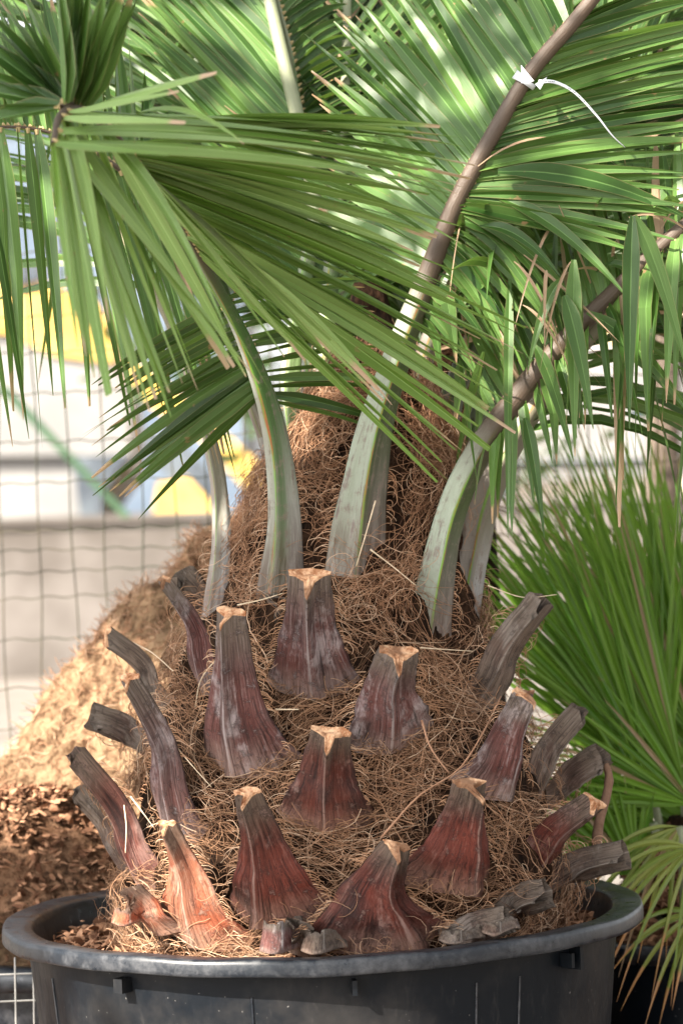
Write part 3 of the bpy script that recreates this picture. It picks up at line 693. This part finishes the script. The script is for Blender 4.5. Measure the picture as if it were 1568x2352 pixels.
f2.keys([(.1, 330, -30, -.75), (.3, 270, -60, -.75), (.5, 210, -80, -.74), (.7, 165, -90, -.72), (.9, 130, -70, -.72)], 14, .026, 0, .5, .01, 0, axis='t')
f2.keys([(.5, 20, -60, -.6), (.7, -60, 20, -.6), (.8, -60, 120, -.62), (1, -80, 285, -.7)], 12, .032, .0, .4, .02, 0, axis='t')
f2.done()
# its lower, darker leaflets going down-left
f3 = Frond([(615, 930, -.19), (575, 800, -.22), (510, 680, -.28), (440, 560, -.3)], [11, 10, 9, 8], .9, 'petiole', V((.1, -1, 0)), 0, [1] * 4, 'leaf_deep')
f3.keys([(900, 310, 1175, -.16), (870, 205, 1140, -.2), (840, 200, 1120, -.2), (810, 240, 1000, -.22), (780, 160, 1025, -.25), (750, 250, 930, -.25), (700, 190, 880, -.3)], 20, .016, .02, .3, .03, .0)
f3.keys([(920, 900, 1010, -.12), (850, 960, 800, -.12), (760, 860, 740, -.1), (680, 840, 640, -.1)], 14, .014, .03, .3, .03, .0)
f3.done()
# frond running off to the left, leaflets hanging
f = Frond([(610, 1000, .0), (520, 760, -.02), (420, 560, -.06), (300, 410, -.12), (160, 320, -.18), (20, 290, -.22), (-140, 320, -.26)], [20, 16, 12, 7, 4, 3, 3], .8, 'petiole', V((0, -1, 0)), 0, [.4, .8, 1, 1, 1, 1, 1])
f.keys([(.62, 330, 1085, -.2), (.68, 265, 940, -.22), (.74, 165, 960, -.22), (.80, 110, 1010, -.24), (.86, 85, 985, -.25), (.92, 45, 1060, -.27), (.97, 5, 1000, -.28)], 12, .019, .05, .3, .015, .0, .1, axis='t', roll=.6)
f.keys([(.40, 560, 1110, -.1), (.5, 470, 1080, -.12), (.6, 400, 1090, -.15)], 10, .017, .06, .3, .02, .06, axis='t')
f.keys([(.45, 330, 150, .1), (.6, 180, -40, .05), (.75, 0, 0, .0), (.9, -80, 120, -.1)], 34, .021, .02, .35, .03, .04, axis='t')
f.done()
# thin petiole at the far left of the trunk
f = Frond([(490, 1420, -.05), (508, 1250, -.05), (500, 1100, -.03), (465, 950, .0), (425, 830, .03), (370, 700, .08), (280, 540, .16), (180, 400, .24)], [30, 24, 20, 17, 13, 10, 8, 6], .6, 'petiole_grey', V((-.3, -1, .1)), -.3, [0, 0, .2, .5, .8, 1, 1, 1])
f.auto(.75, 1, 12, .36, .018, 48, .2); f.done(16)
# upright frond left of the middle
f = Frond([(706, 1330, -.04), (690, 1120, -.02), (665, 900, .0), (690, 690, .02), (722, 490, .04), (692, 310, .05), (652, 140, .07), (610, -40, .10)], [40, 34, 26, 20, 17, 17, 16, 14], .55, 'petiole_pale', V((-.2, -1, .1)), -.2, [0, 0, .3, .8, 1, 1, 1, 1])
f.keys([(640, 400, 380, .1), (490, 330, 80, .1), (400, 290, -20, .1), (310, 330, -80, .1), (150, 380, -140, .15), (0, 420, -220, .2)], 52, .018, .01, .35, .03, .01, 0, .3)
f.done(14)
f = Frond([(708, 380, .08), (672, 140, .10), (630, -30, .12)], [5, 5, 4], .9, 'petiole_pale', V((0, -1, 0)), 0, [1, 1, 1], 'leaf_deep')
f.keys([(370, 850, 300, .12), (300, 845, 235, .12), (200, 830, 130, .13), (100, 800, 20, .14), (0, 790, -60, .15)], 26, .015, .10, .6, .02, .08); f.done()
# main right frond
f = Frond([(812, 1335, -.14), (832, 1150, -.16), (862, 980, -.17), (922, 790, -.18), (985, 625, -.18), (1045, 470, -.19), (1122, 325, -.2), (1215, 170, -.21), (1318, 48, -.23), (1430, -90, -.25)],
          [74, 58, 42, 32, 25, 21, 19, 18, 17, 15], .6, 'petiole_two_tone', V((.25, -1, .1)), -.05, [0, 0, .3, .7, 1, 1, 1, 1, 1, 1], 'leaf')
fm = f
f.keys([(640, 780, 560, -.1), (560, 730, 400, -.08), (480, 700, 190, -.06), (400, 770, 30, -.06), (320, 840, -60, -.06), (240, 950, -90, -.08), (160, 1040, -110, -.1), (60, 1180, -160, -.14)], 40, .021, .01, .35, .03, 0, 0, .22, wb=.7)
f.keys([(40, 1680, -110, -.2), (120, 1680, 0, -.2), (200, 1680, 90, -.2), (270, 1680, 150, -.2), (340, 1680, 250, -.2), (400, 1640, 340, -.22), (440, 1590, 470, -.24), (480, 1480, 600, -.24)], 38, .019, .02, .45, .025, 0, 0, .35, wb=.7)
f.keys([(470, 1330, 700, -.2), (520, 1240, 790, -.2), (570, 1180, 850, -.2), (640, 1120, 810, -.2), (700, 1080, 900, -.18)], 18, .018, .12, .4, .04, .12, .1)
f.done(16)
# lower right frond
f = Frond([(975, 1480, -.13), (1002, 1330, -.14), (1035, 1180, -.14), (1092, 1050, -.15), (1185, 915, -.16), (1290, 790, -.17), (1400, 680, -.18), (1500, 580, -.2), (1640, 460, -.22)],
          [64, 44, 36, 33, 28, 24, 20, 17, 15], .6, 'petiole_two_tone', V((.3, -1, .1)), .0, [0, 0, .3, .7, 1, 1, 1, 1, 1], 'leaf')
f.keys([(.42, 1090, 1170, -.2), (.48, 1160, 1240, -.2), (.55, 1280, 1080, -.22), (.62, 1340, 1010, -.24), (.68, 1300, 960, -.25), (.74, 1470, 1000, -.28), (.8, 1420, 1290, -.22), (.87, 1460, 950, -.3), (.93, 1540, 900, -.3), (1, 1590, 1240, -.2)], 24, .019, .10, .3, .03, .03, .05, axis='t')
f.keys([(.45, 980, 700, -.1), (.55, 1080, 560, -.1), (.62, 1180, 480, -.1), (.7, 1290, 430, -.1), (.8, 1400, 380, -.12), (.9, 1500, 300, -.15), (1, 1600, 250, -.15)], 34, .017, .05, .35, .05, .10, .30, axis='t')
for q in [(1452, 495, -.3, 1445, 985, -.32, .027), (1456, 495, -.3, 1580, 860, -.3, .026), (1317, 596, -.26, 1320, 1048, -.28, .026), (1296, 679, -.27, 1362, 985, -.3, .028), (1320, 640, -.25, 1330, 960, -.27, .022),
          (1143, 453, -.2, 1446, 690, -.26, .024), (1143, 394, -.22, 1600, 512, -.24, .032), (1310, 300, -.12, 1352, 620, -.14, .028), (1370, 290, -.12, 1385, 640, -.12, .028), (1227, 794, -.22, 1317, 1060, -.24, .022),
          (1348, 717, -.2, 1600, 975, -.24, .024), (1560, 330, -.15, 1540, 760, -.2, .03), (1205, 960, -.2, 1250, 1240, -.22, .020), (1170, 640, -.2, 1166, 1235, -.24, .016), (1420, 800, -.2, 1600, 990, -.2, .022),
          (1100, 520, -.21, 1290, 640, -.25, .02), (1290, 640, -.25, 1210, 860, -.26, .017), (1150, 300, -.1, 1260, 760, -.1, .026), (1250, 250, -.05, 1220, 700, -.1, .026)]:
    f.one(*q)
for q in [(1255, 620, -.27, 1250, 800, -.28, .006), (1200, 700, -.25, 1330, 900, -.27, .005), (1280, 500, -.2, 1180, 760, -.25, .005), (1180, 600, -.24, 1300, 830, -.26, .005), (1310, 600, -.26, 1240, 850, -.26, .005)]:
    f.one(*q, dry=1)
cr = random.Random(5)
for i in range(64):
    x, y = cr.uniform(1030, 1560), cr.uniform(380, 830); a = R(cr.choice((-90, -60, -45, -35, -120, -100, -25)) + cr.gauss(0, 12)); L = cr.uniform(140, 360); dr = cr.random() < .28
    if 1150 < x < 1290 and y > 760: continue
    f.one(x, y, cr.uniform(-.26, .0), x + L * math.cos(a), y - L * math.sin(a), cr.uniform(-.28, .0), cr.uniform(.004, .007) if dr else cr.uniform(.009, .019), cr.uniform(0, .05), 1 if dr else 0, .4, V((cr.gauss(0, 1), cr.gauss(0, .6), cr.gauss(0, 1))))
f.done(16)
# twin petiole behind it
f = Frond([(1055, 1460, -.04), (1085, 1280, -.03), (1120, 1130, -.02), (1190, 990, .0), (1290, 850, .03), (1420, 700, .08), (1600, 560, .14)], [40, 38, 36, 30, 22, 17, 14], .6, 'petiole_grey', V((.3, -1, .1)), 0, [0, 0, .3, .6, 1, 1, 1], 'leaf')
f.auto(.5, 1, 26, .42, .016, 58, .55, dryp=.15, brkp=.3); f.done(14)
# grey petiole behind the main one
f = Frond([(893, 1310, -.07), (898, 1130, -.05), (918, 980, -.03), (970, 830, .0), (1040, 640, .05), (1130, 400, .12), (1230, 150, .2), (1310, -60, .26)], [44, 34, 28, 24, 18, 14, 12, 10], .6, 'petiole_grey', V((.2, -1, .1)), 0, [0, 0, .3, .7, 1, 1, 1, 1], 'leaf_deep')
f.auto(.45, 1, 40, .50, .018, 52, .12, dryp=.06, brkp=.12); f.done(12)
# inner fronds
def inner(pts, n=36, L=.5, w_=.0155, mat='leaf', t0=.35, droop=.12, ang=48, pm='petiole_pale', d=0, hw=(34, 26, 18, 12, 9), lab=None, dryp=.04, brkp=.06):
    f = Frond(pts, list(hw)[:len(pts)], .6, pm, V((0, -1, .1)), 0, [0, .4, 1, 1, 1][:len(pts)], mat)
    f.auto(t0, 1, int(n * 1.15), L, w_, ang, droop, dryp=dryp, brkp=brkp); f.done(d); return f
inner([(748, 1060, -.02), (745, 850, .0), (765, 560, .05), (790, 250, .12), (800, -120, .2)], 44, .5, mat='leaf', d=0)
inner([(725, 1050, .04), (700, 800, .08), (620, 480, .16), (520, 180, .28), (400, -100, .4)], 44, .55, d=0)
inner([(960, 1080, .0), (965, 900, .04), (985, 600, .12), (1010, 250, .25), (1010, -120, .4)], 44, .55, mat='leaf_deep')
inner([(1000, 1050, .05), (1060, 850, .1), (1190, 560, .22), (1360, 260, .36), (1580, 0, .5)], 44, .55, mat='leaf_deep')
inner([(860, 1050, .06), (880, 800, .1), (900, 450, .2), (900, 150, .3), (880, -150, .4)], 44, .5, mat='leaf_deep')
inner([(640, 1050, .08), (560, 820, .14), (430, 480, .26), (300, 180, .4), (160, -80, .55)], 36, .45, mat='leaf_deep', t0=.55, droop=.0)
inner([(1040, 1080, .02), (1140, 900, .1), (1330, 660, .2), (1520, 480, .3), (1720, 400, .4)], 38, .45, mat='leaf', droop=.5, dryp=.15, brkp=.35)
inner([(900, 1100, -.02), (960, 860, .02), (1060, 600, .05), (1260, 330, .1), (1500, 130, .12)], 40, .42, mat='leaf', droop=.35, dryp=.1, brkp=.3)

# ------------------------------------------------------------------ fibre
class Hair:
    def __init__(s): s.V = []; s.F = []; s.C = []; s.n = 0
    def add(s, pts, rad, rnd, or_=0.0):
        n = len(pts); p = np.array(pts); T = np.gradient(p, axis=0); T /= np.linalg.norm(T, axis=1)[:, None] + 1e-9
        ref = np.array([.3, .2, .9]); A = np.cross(T, ref); A /= np.linalg.norm(A, axis=1)[:, None] + 1e-9; B = np.cross(T, A)
        r = rad * np.linspace(1, .55, n)[:, None]
        ring = np.stack([p + A * r, p - A * r * .5 + B * r * .87, p - A * r * .5 - B * r * .87], 1).reshape(-1, 3)
        i = np.arange(n - 1)[:, None] * 3; f = np.concatenate([np.concatenate([i + a, i + b_, i + 3 + b_, i + 3 + a], 1) for a, b_ in ((0, 1), (1, 2), (2, 0))])
        s.V.append(ring); s.F.append(f + s.n); c = np.zeros((len(ring), 4)); c[:, 0] = np.repeat(np.linspace(0, 1, n), 3); c[:, 1] = rnd; c[:, 3] = or_
        s.C.append(c); s.n += len(ring)
    def build(s, name, mat, parent):
        v = np.concatenate(s.V); f = np.concatenate(s.F); c = np.concatenate(s.C).astype(np.float32)
        me = bpy.data.meshes.new(name); me.vertices.add(len(v)); me.vertices.foreach_set('co', v.astype(np.float32).ravel())
        me.loops.add(f.size); me.loops.foreach_set('vertex_index', f.astype(np.int32).ravel()); me.polygons.add(len(f))
        me.polygons.foreach_set('loop_start', (np.arange(len(f)) * 4).astype(np.int32)); me.polygons.foreach_set('loop_total', np.full(len(f), 4, np.int32))
        me.update(calc_edges=True)
        at = me.color_attributes.new('d', 'FLOAT_COLOR', 'POINT'); at.data.foreach_set('color', c.ravel())
        return put(name, me, mat, parent)
hr = Hair()
def mat_fibre(phi, z, L, th, curl, off, lift, rad, rnd, or_=0.0):
    """walks over the trunk surface; curl turns it, lift raises it off the surface"""
    if in_foot(trunk_pt(phi, z)): return
    n = 12; st = L / n; pts = []; o = off
    r = float(np.interp(z, ZT, PR)); dth = curl
    for i in range(n + 1):
        p = trunk_pt(phi, z, o); pts.append((p.x, p.y, p.z))
        phi += math.cos(th) * st / max(r, .05); z += math.sin(th) * st; th += dth + random.gauss(0, .13); dth += random.gauss(0, .03)
        o = max(-.006, o + lift * math.sin(math.pi * i / n * 1.0) + random.gauss(0, .0016))
    if random.random() < .8 and (in_foot(V(pts[6])) or in_foot(V(pts[12]))): return
    hr.add(pts, rad, rnd, or_)
zlo, zhi = ZT[1], zc(880)
def fld(phi, z, k_, sd): return mn.noise(V((phi * k_ + sd, z * k_ * 4, sd * 3)))
zmid = zc(1430)
for _ in range(34000):
    z = random.uniform(zlo - .02, zhi); phi = random.uniform(-1.75, 1.75); up_ = z > zmid
    void = fld(phi, z, 3.2, 5)
    if void < (-.16 if up_ else -.26) and random.random() < .9: continue
    relief = .022 * fld(phi, z, 2.6, 11) + .006 * fld(phi, z, 7, 2)
    if random.random() < (.55 if up_ else .80):
        th = (0 if random.random() < .5 else math.pi) + fld(phi, z, 2.0, 8) * (2.6 if up_ else 1.5) + random.gauss(0, .22); cl = random.gauss(0, .05)
        L = random.uniform(.04, .13)
    else: th = random.uniform(0, 6.28); cl = random.gauss(0, .34); L = random.uniform(.03, .08)
    org = random.random() * .75 if up_ else (random.random() < .12) * .5
    bright = min(1, max(0, random.gauss(.42 + .5 * fld(phi, z, 4, 31), .24)))
    mat_fibre(phi, z, L, th, cl, relief + random.uniform(-.008, .006), abs(random.gauss(0, .0007)), random.uniform(.00022, .00052), bright, org)
# loose curls standing off the trunk
for _ in range(1900):
    z = random.uniform(zlo, zhi); phi = random.uniform(-1.7, 1.7)
    mat_fibre(phi, z, random.uniform(.05, .12), random.uniform(0, 6.28), random.choice((-1, 1)) * random.uniform(.2, .5), .006, random.uniform(.001, .004), random.uniform(.00035, .0006), random.uniform(.5, 1), random.random() * .5)
# combs along the margins of stubs and petioles
for EL, ER, nb, path in COMB:
    for E, sg in ((EL, -1), (ER, 1)):
        L_ = sum((E[i + 1] - E[i]).length for i in range(len(E) - 1)); n = int(L_ / .0028)
        for i in range(n):
            if random.random() < .25 or mn.noise(E[0] * 3 + V((i * .035, sg, 0))) < -.12: continue
            f_ = i / n * (len(E) - 1.001); j = int(f_); p = E[j].lerp(E[j + 1], f_ - j); c = path[j].lerp(path[j + 1], f_ - j)
            out = (p - c).normalized(); T = (E[j + 1] - E[j]).normalized(); L = random.uniform(.008, .036); rc = random.uniform(.7, 3.4)
            out = (out + T * random.gauss(0, .3)).normalized(); pts = []; q = p.copy(); st = L / 8; bk = -nb
            for m_ in range(9):
                pts.append(tuple(q)); u = m_ / 8 * rc
                d = out * math.cos(u) + (T * -.75 + bk * .35 + V((0, 0, -.2))) * math.sin(u) + V((random.gauss(0, .1), random.gauss(0, .1), random.gauss(0, .1)))
                q = q + d.normalized() * st
            hr.add(pts, random.uniform(.0004, .0008), random.uniform(.3, 1), random.random() * .35)
# straight-ish long shreds
for _ in range(900):
    z = random.uniform(zlo, zc(1450)); phi = random.uniform(-1.6, 1.6)
    mat_fibre(phi, z, random.uniform(.08, .18), random.choice((0, math.pi)) + random.gauss(0, .5), random.gauss(0, .03), .006, .0008, random.uniform(.0004, .0009), random.uniform(.5, 1), 0)
o = hr.build('fibre', M['fibre'], palm); o['kind'] = 'stuff'

hh = Hair()
for _ in range(9000):
    q = hv[random.randrange(160 * 4, len(hv))] + V((0, -.001, .001))
    if q.y > YH + .05: continue
    d = V((random.gauss(0, 1), random.gauss(0, .5), random.gauss(0, 1))).normalized(); pts = []; dz = V((random.gauss(0, .12), 0, random.gauss(0, .12)))
    for m_ in range(7):
        pts.append(tuple(q)); d = (d + dz + V((random.gauss(0, .12), random.gauss(0, .12), random.gauss(0, .12)))).normalized(); q = q + d * .0042
    hh.add(pts, random.uniform(.0006, .0012), random.uniform(.25, .95), random.random() * .35)
o = hh.build('fibre', M['fibre'], hp); o['kind'] = 'stuff'
# ------------------------------------------------------------------ loose straws, a root and a twig
def straw(name, pts, hw, mat, label, cat, off=.03, Y=None, group=None):
    w3 = []
    for q in pts:
        if Y is None: p, nb = surf(q[0], q[1], off); w3.append(p)
        else: w3.append(P(q[0], q[1], Y))
    hw *= .62
    p3 = [V(q) for q in spline(w3, 16)]; b = MB(); r = hw * 3.6 / F
    b.tube(p3, [r * (1 - .4 * i / 15) * (1 + .15 * math.sin(i * 2.3)) for i in range(16)], 6); return tag(b.build(name, M[mat], None, True), label, cat, 'dry straws caught on the palm trunk' if cat == 'straw' else group)
straw('dry_straw', [(375, 1675), (425, 1740), (485, 1808)], 2.6, 'straw', 'long pale straw lying between the two left grey stubs', 'straw', .045)
straw('dry_straw', [(302, 1475), (350, 1500), (398, 1542)], 2.8, 'straw', 'pale straw above the left stub, behind the curved grey stub foot', 'straw', .05)
straw('dry_straw', [(545, 1390), (600, 1378), (652, 1362)], 3, 'straw', 'tan straw bridging two cut stubs just below the near petiole', 'straw', .06)
straw('dry_straw', [(632, 1630), (660, 1630), (686, 1630)], 3.4, 'straw', 'short thick white straw left of the pale front stub', 'straw', .05)
straw('dry_straw', [(862, 1150), (842, 1220), (818, 1300)], 3, 'straw', 'thin upright straw against the main petiole foot', 'straw', .10)
straw('dry_straw', [(965, 1488), (1020, 1492), (1085, 1496)], 2.6, 'straw', 'pale straw lying level right of the pale front stub', 'straw', .04)
straw('dry_straw', [(502, 1508), (462, 1560), (448, 1625)], 2.6, 'straw', 'bent pale straw hooked beside the tall left stub', 'straw', .05)
straw('dry_straw', [(1120, 1345), (1200, 1372), (1278, 1366)], 2.2, 'straw', 'long thin straw crossing the tip of the tall right stub', 'straw', .0, -.14)
straw('dry_straw', [(850, 1262), (900, 1300), (955, 1345)], 3.4, 'straw', 'short tan straw right of the main petiole foot', 'straw', .03)
straw('dry_straw', [(300, 1830), (330, 1870), (352, 1900)], 3.2, 'straw', 'short thick straw by the foot of the far left stub', 'straw', .05)
straw('dry_straw', [(285, 1850), (290, 1900), (288, 1960)], 3.2, 'straw', 'upright pale straw over the sunlit fibre at left', 'straw', .05)
straw('root', [(968, 1655), (985, 1710), (1010, 1750), (1030, 1775)], 4.5, 'root', 'orange root hanging below the pale front stub', 'root', .05)
straw('root', [(875, 1925), (960, 1830), (1050, 1770), (1105, 1690), (1150, 1600)], 4.2, 'root', 'long tan root slanting across the right of the trunk', 'root', .055)
tw = [(1368, 1965), (1375, 1890), (1392, 1830), (1398, 1785), (1388, 1750)]
b = MB(); b.tube([V(q) for q in spline([P(x, y, -.02) for x, y in tw], 14)], [.0075 * (1 - .03 * i) * (1 + .2 * (i == 9)) for i in range(14)], 8)
tag(b.build('twig', M['twig'], None, True), 'brown knobbly twig standing behind the lower right stubs', 'twig')

# torn sheath scraps in the mulch at the front rim
def scrap(x, y, w_, h_, mat, label, Y=-.33):
    b = MB(); n, m_ = 12, 6; vs = []
    for i in range(n + 1):
        for j in range(m_ + 1):
            u = i / n; v = j / m_; jag = random.uniform(-6, 8) if j == m_ else 0
            vs.append(P(x + w_ * (u - .5) * (1 - .2 * v), y - h_ * v + jag + 8 * math.sin(u * 5), Y - .02 * math.sin(u * math.pi * 1.5) + .01 * v + .004 * random.random()))
    fs = [(i * (m_ + 1) + j, (i + 1) * (m_ + 1) + j, (i + 1) * (m_ + 1) + j + 1, i * (m_ + 1) + j + 1) for i in range(n) for j in range(m_)]
    b.add(vs, fs, [(j / m_, .4, i / n, 0) for i in range(n + 1) for j in range(m_ + 1)])
    o = b.build('leaf_sheath_scrap', M[mat], None, True); sm = o.modifiers.new('s', 'SOLIDIFY'); sm.thickness = .004
    return tag(o, label, 'scrap', 'torn sheath scraps along the pot rim')
scrap(650, 2185, 110, 70, 'stub_grey', 'torn grey sheath scrap standing at the front rim')
scrap(745, 2185, 110, 50, 'stub_brown', 'curled brown sheath scrap right of the torn grey one')
scrap(1060, 2160, 110, 24, 'stub_brown', 'pale flat sheath scrap lying at the right front rim')
scrap(1150, 2140, 90, 26, 'stub_brown', 'tan papery scrap under the lowest right stub')
scrap(300, 2120, 90, 36, 'stub_orange', 'tan torn sheath scrap left of the sunlit stub', -.24)

# ------------------------------------------------------------------ tag on the main rachis
c, T, w_ = fm.at(fm.ty(188)); tg = empty('plant_tag'); b = MB(); ring = []; N = 20
S = T.cross(V((0, -1, 0))).normalized(); D = T.cross(S).normalized()
vs = []
for i in range(N + 1):
    a = math.pi * 2 * i / N
    for v in (-1, 1):
        vs.append(c + (S * math.cos(a) * 1.5 + D * math.sin(a) * 1.25) * (w_ * 1.04) + T * (v * .0036 * (1 + .7 * max(0, -math.cos(a)))) )
b.add(vs, [(2 * i, 2 * i + 2, 2 * i + 3, 2 * i + 1) for i in range(N)]); o = b.build('loop', M['tag'], tg, True)
o.modifiers.new('s', 'SOLIDIFY').thickness = .0006
tp = [P(x, y, Y) for x, y, Y in ((1236, 186, -.245), (1275, 188, -.26), (1320, 212, -.27), (1370, 265, -.27), (1405, 310, -.26), (1435, 338, -.25))]
tp = [V(q) for q in spline(tp, 24)]; b = MB(); vs = []; tn = []
for i, p in enumerate(tp):
    TT = (tp[min(i + 1, 23)] - tp[max(i - 1, 0)]).normalized(); ss = TT.cross(V((0, -1, .2))).normalized(); ss = Matrix.Rotation(.9 * i / 23, 3, TT) @ ss
    wd = .0024 * (1 - .8 * i / 23); tn.append((TT, ss)); vs += [p - ss * wd, p + ss * wd]
b.add(vs, [(2 * i, 2 * i + 1, 2 * i + 3, 2 * i + 2) for i in range(23)]); o = b.build('tail', M['tag'], tg, True); o.modifiers.new('s', 'SOLIDIFY').thickness = .0005
b = MB(); vs = [P(1205, 150, -.25), P(1208, 178, -.25), P(1256, 176, -.26), P(1240, 205, -.262), P(1228, 192, -.262)]
b.add(vs, [(2, 3, 4)]); b.add([P(1196, 148, -.248), P(1197, 190, -.25), P(1226, 185, -.252)], [(0, 1, 2)]); o = b.build('knot', M['tag'], tg); o.modifiers.new('s', 'SOLIDIFY').thickness = .0006
b = MB()
for i in (2, 3, 4, 8, 9, 10, 11, 12, 13):
    TT, ss = tn[i]; nn = TT.cross(ss); q = tp[i] + (V((0, -1, 0))) * .0012
    for e in (-.3, .2): b.box(q + TT * e * .005, (.0012, .0003, .0012), Matrix((TT, nn, ss)).transposed())
b.build('print', M['ink'], tg)
tag(tg, 'white plastic tag strip tied round the brown frond stem', 'plant tag')

# ------------------------------------------------------------------ second palm behind
bp = empty('palm'); b = MB(); base = P(1040, 1176, .62); base.z = 0
b.tube([base, base + V((0, 0, .5)), P(1045, 1000, .62), P(1060, 700, .62)], [.09, .075, .055, .04], 14); b.build('trunk', M['core'], bp, True)
hb = Hair()
for _ in range(1500):
    z = random.uniform(P(0, 1200, .62).z, P(0, 720, .62).z); a = random.uniform(0, 6.28); q = V((base.x + .03 * 0 + .058 * math.cos(a), base.y + .058 * math.sin(a), z)); pts = []
    q.x = P(1045, 1000, .62).x + .056 * math.cos(a)
    d = V((random.gauss(0, 1), random.gauss(0, 1), random.gauss(0, .8))).normalized()
    for m_ in range(8):
        pts.append(tuple(q)); d = (d + V((random.gauss(0, .35), random.gauss(0, .35), random.gauss(0, .35)))).normalized(); q = q + d * .008
    hb.add(pts, .0008, random.random() * .7, .4)
o = hb.build('fibre', M['fibre'], bp); o['kind'] = 'stuff'
for pts in ([(1050, 900, .62), (1010, 600, .6), (950, 250, .6), (850, -100, .6)], [(1060, 900, .62), (1120, 600, .65), (1230, 300, .7), (1420, 40, .8)],
            [(1055, 880, .64), (1060, 500, .8), (1080, 200, .9), (1100, -150, 1.0)], [(1070, 850, .62), (1200, 680, .6), (1380, 560, .6), (1600, 560, .6)]):
    f = Frond(pts, [20, 14, 10, 8], .8, 'petiole_grey', V((0, -1, 0)), 0, [1] * 4, 'leaf_deep', bp); f.auto(.2, 1, 34, .45, .02, 50, .3, dryp=.1, brkp=.15); f.done()
tag(bp, 'slender dark fibre-trunked palm standing close behind the big one', 'palm')

# ------------------------------------------------------------------ fan palm behind right
fp_ = empty('fan_palm')
def fan(hub, Yh, a0, a1, L, n, mat='leaf_fan', wid=1.0, tilt=0.0, Yt=None, stem=None, droop=.05):
    """hub in photo px; a0..a1 picture angles in degrees; L px"""
    H_ = P(hub[0], hub[1], Yh); b0 = MB(); s0 = stem or (1560, 2250); b0.tube([V(q) for q in spline([P(s0[0], s0[1], Yh + .05), P((hub[0] + s0[0]) / 2 + 10, (hub[1] + s0[1]) / 2, Yh + .02), H_], 10)], .006, 8)
    st = b0.build('leaf_stalk', M['petiole_pale'], fp_, True); b = MB(); Ls = L * (Yh + 3.8) / F
    for i in range(n):
        a = R(a0 + (a1 - a0) * (i + random.uniform(-.5, .5)) / (n - 1)); l = Ls * random.uniform(.85, 1.05) * (.8 + .2 * math.sin(math.pi * i / (n - 1)))
        d = V((math.cos(a), tilt + random.gauss(0, .05), math.sin(a))).normalized(); perp = V((-math.sin(a), random.gauss(0, .35), math.cos(a))).normalized()
        tip = H_ + d * l + V((0, 0, -droop * l)); w_ = 2 * l * .55 * math.sin(abs(R(a1 - a0)) / (n - 1) / 2) * 1.25 * wid
        strip(b, H_, tip, max(w_ * .8, .008), perp, V((0, 0, droop * l * .4)), random.choice((-.6, .6)), 10, wb=.12, dry=1.0 if random.random() < .05 else 0)
    b.build('leaf_blade', M[mat], st)
fan((1570, 1800), .42, 98, 142, 880, 36); fan((1600, 1700), .50, 95, 134, 840, 36); fan((1490, 1780), .40, 100, 135, 820, 22, wid=.7); fan((1500, 1890), .38, 100, 172, 330, 20)
fan((1520, 1840), .46, 80, 140, 780, 26); fan((1640, 1600), .6, 85, 150, 720, 28); fan((1660, 1950), .45, 110, 178, 420, 24)
fan((1590, 1850), .34, 118, 176, 420, 18); fan((1540, 1750), .62, 60, 130, 780, 30, droop=.02); fan((1500, 1700), .7, 70, 140, 760, 30, droop=.02)
fan((1700, 1820), .52, 92, 165, 760, 30)
fan((1510, 1870), .44, 140, 205, 330, 18); fan((1480, 1930), .5, 110, 200, 300, 20); fan((1460, 2010), .34, 75, 172, 290, 24); fan((1420, 1960), .5, 60, 170, 260, 20)
fan((1560, 1900), .25, 185, 255, 330, 8, 'leaf_yellow', .16, -.25, droop=.35); fan((1590, 1950), .2, 160, 250, 330, 10, 'leaf_yellow', .12, -.25, droop=.45)
fan((1600, 2100), .2, 170, 250, 240, 7, 'leaf_yellow', .12, -.25, droop=.4)
c = P(1620, 2060, .42); b = MB(); b.tube([V((c.x, c.y, .1)), c, c + V((0, 0, .12))], [.07, .085, .05], 14); b.build('trunk', M['core'], fp_, True)
tag(fp_, 'green fan palm growing in a small pot behind on the right', 'fan palm')
p3 = empty('plant_pot'); p3.location = (c.x - .01, c.y, 0); h3 = P(1560, 2165, .30).z
b = lathe([(.13, 0), (.165, h3 - .03), (.165, h3 - .02)], 64); b.build('body', M['pot'], p3, True)
b = lathe([(.165, h3 - .022), (.182, h3 - .02), (.183, h3), (.170, h3 + .001), (.165, h3 - .03), (0, h3 - .03)], 64); b.build('rim', M['rim'], p3, True)
tag(p3, 'small black plastic pot of the fan palm at the lower right', 'pot', 'black nursery pots')
b = MB()
def hq():
    a = random.uniform(0, 6.28); u = random.random(); r = .165 * math.sqrt(u); return V((c.x - .01 + r * math.cos(a), c.y + r * math.sin(a), h3 - .01 + random.random() * .02 + .16 * (1 - u) ** 1.5))
chips(b, 3200, hq, .006, .018); tag(b.build('bark_nuggets', M['chip']), 'brown bark nuggets in the small pot of the fan palm', 'bark', kind='stuff')
# low dark soil bank between the pots
b = MB(); n = 60; vs = []
for i in range(n + 1):
    for j in range(n + 1):
        x = -1.9 + 3.9 * i / n; y = .15 + 1.05 * j / n; q = V((x, y, 0))
        e = min(i, n - i, j, n - j) / n * 6; vs.append((x, y, min(1, e) * (.05 + .05 * mn.noise(q * 3) + .02 * mn.noise(q * 15)) + .003))
b.add(vs, [(i * (n + 1) + j, (i + 1) * (n + 1) + j, (i + 1) * (n + 1) + j + 1, i * (n + 1) + j + 1) for i in range(n) for j in range(n)])
tag(b.build('soil', M['mulch'], None, True), kind='structure')
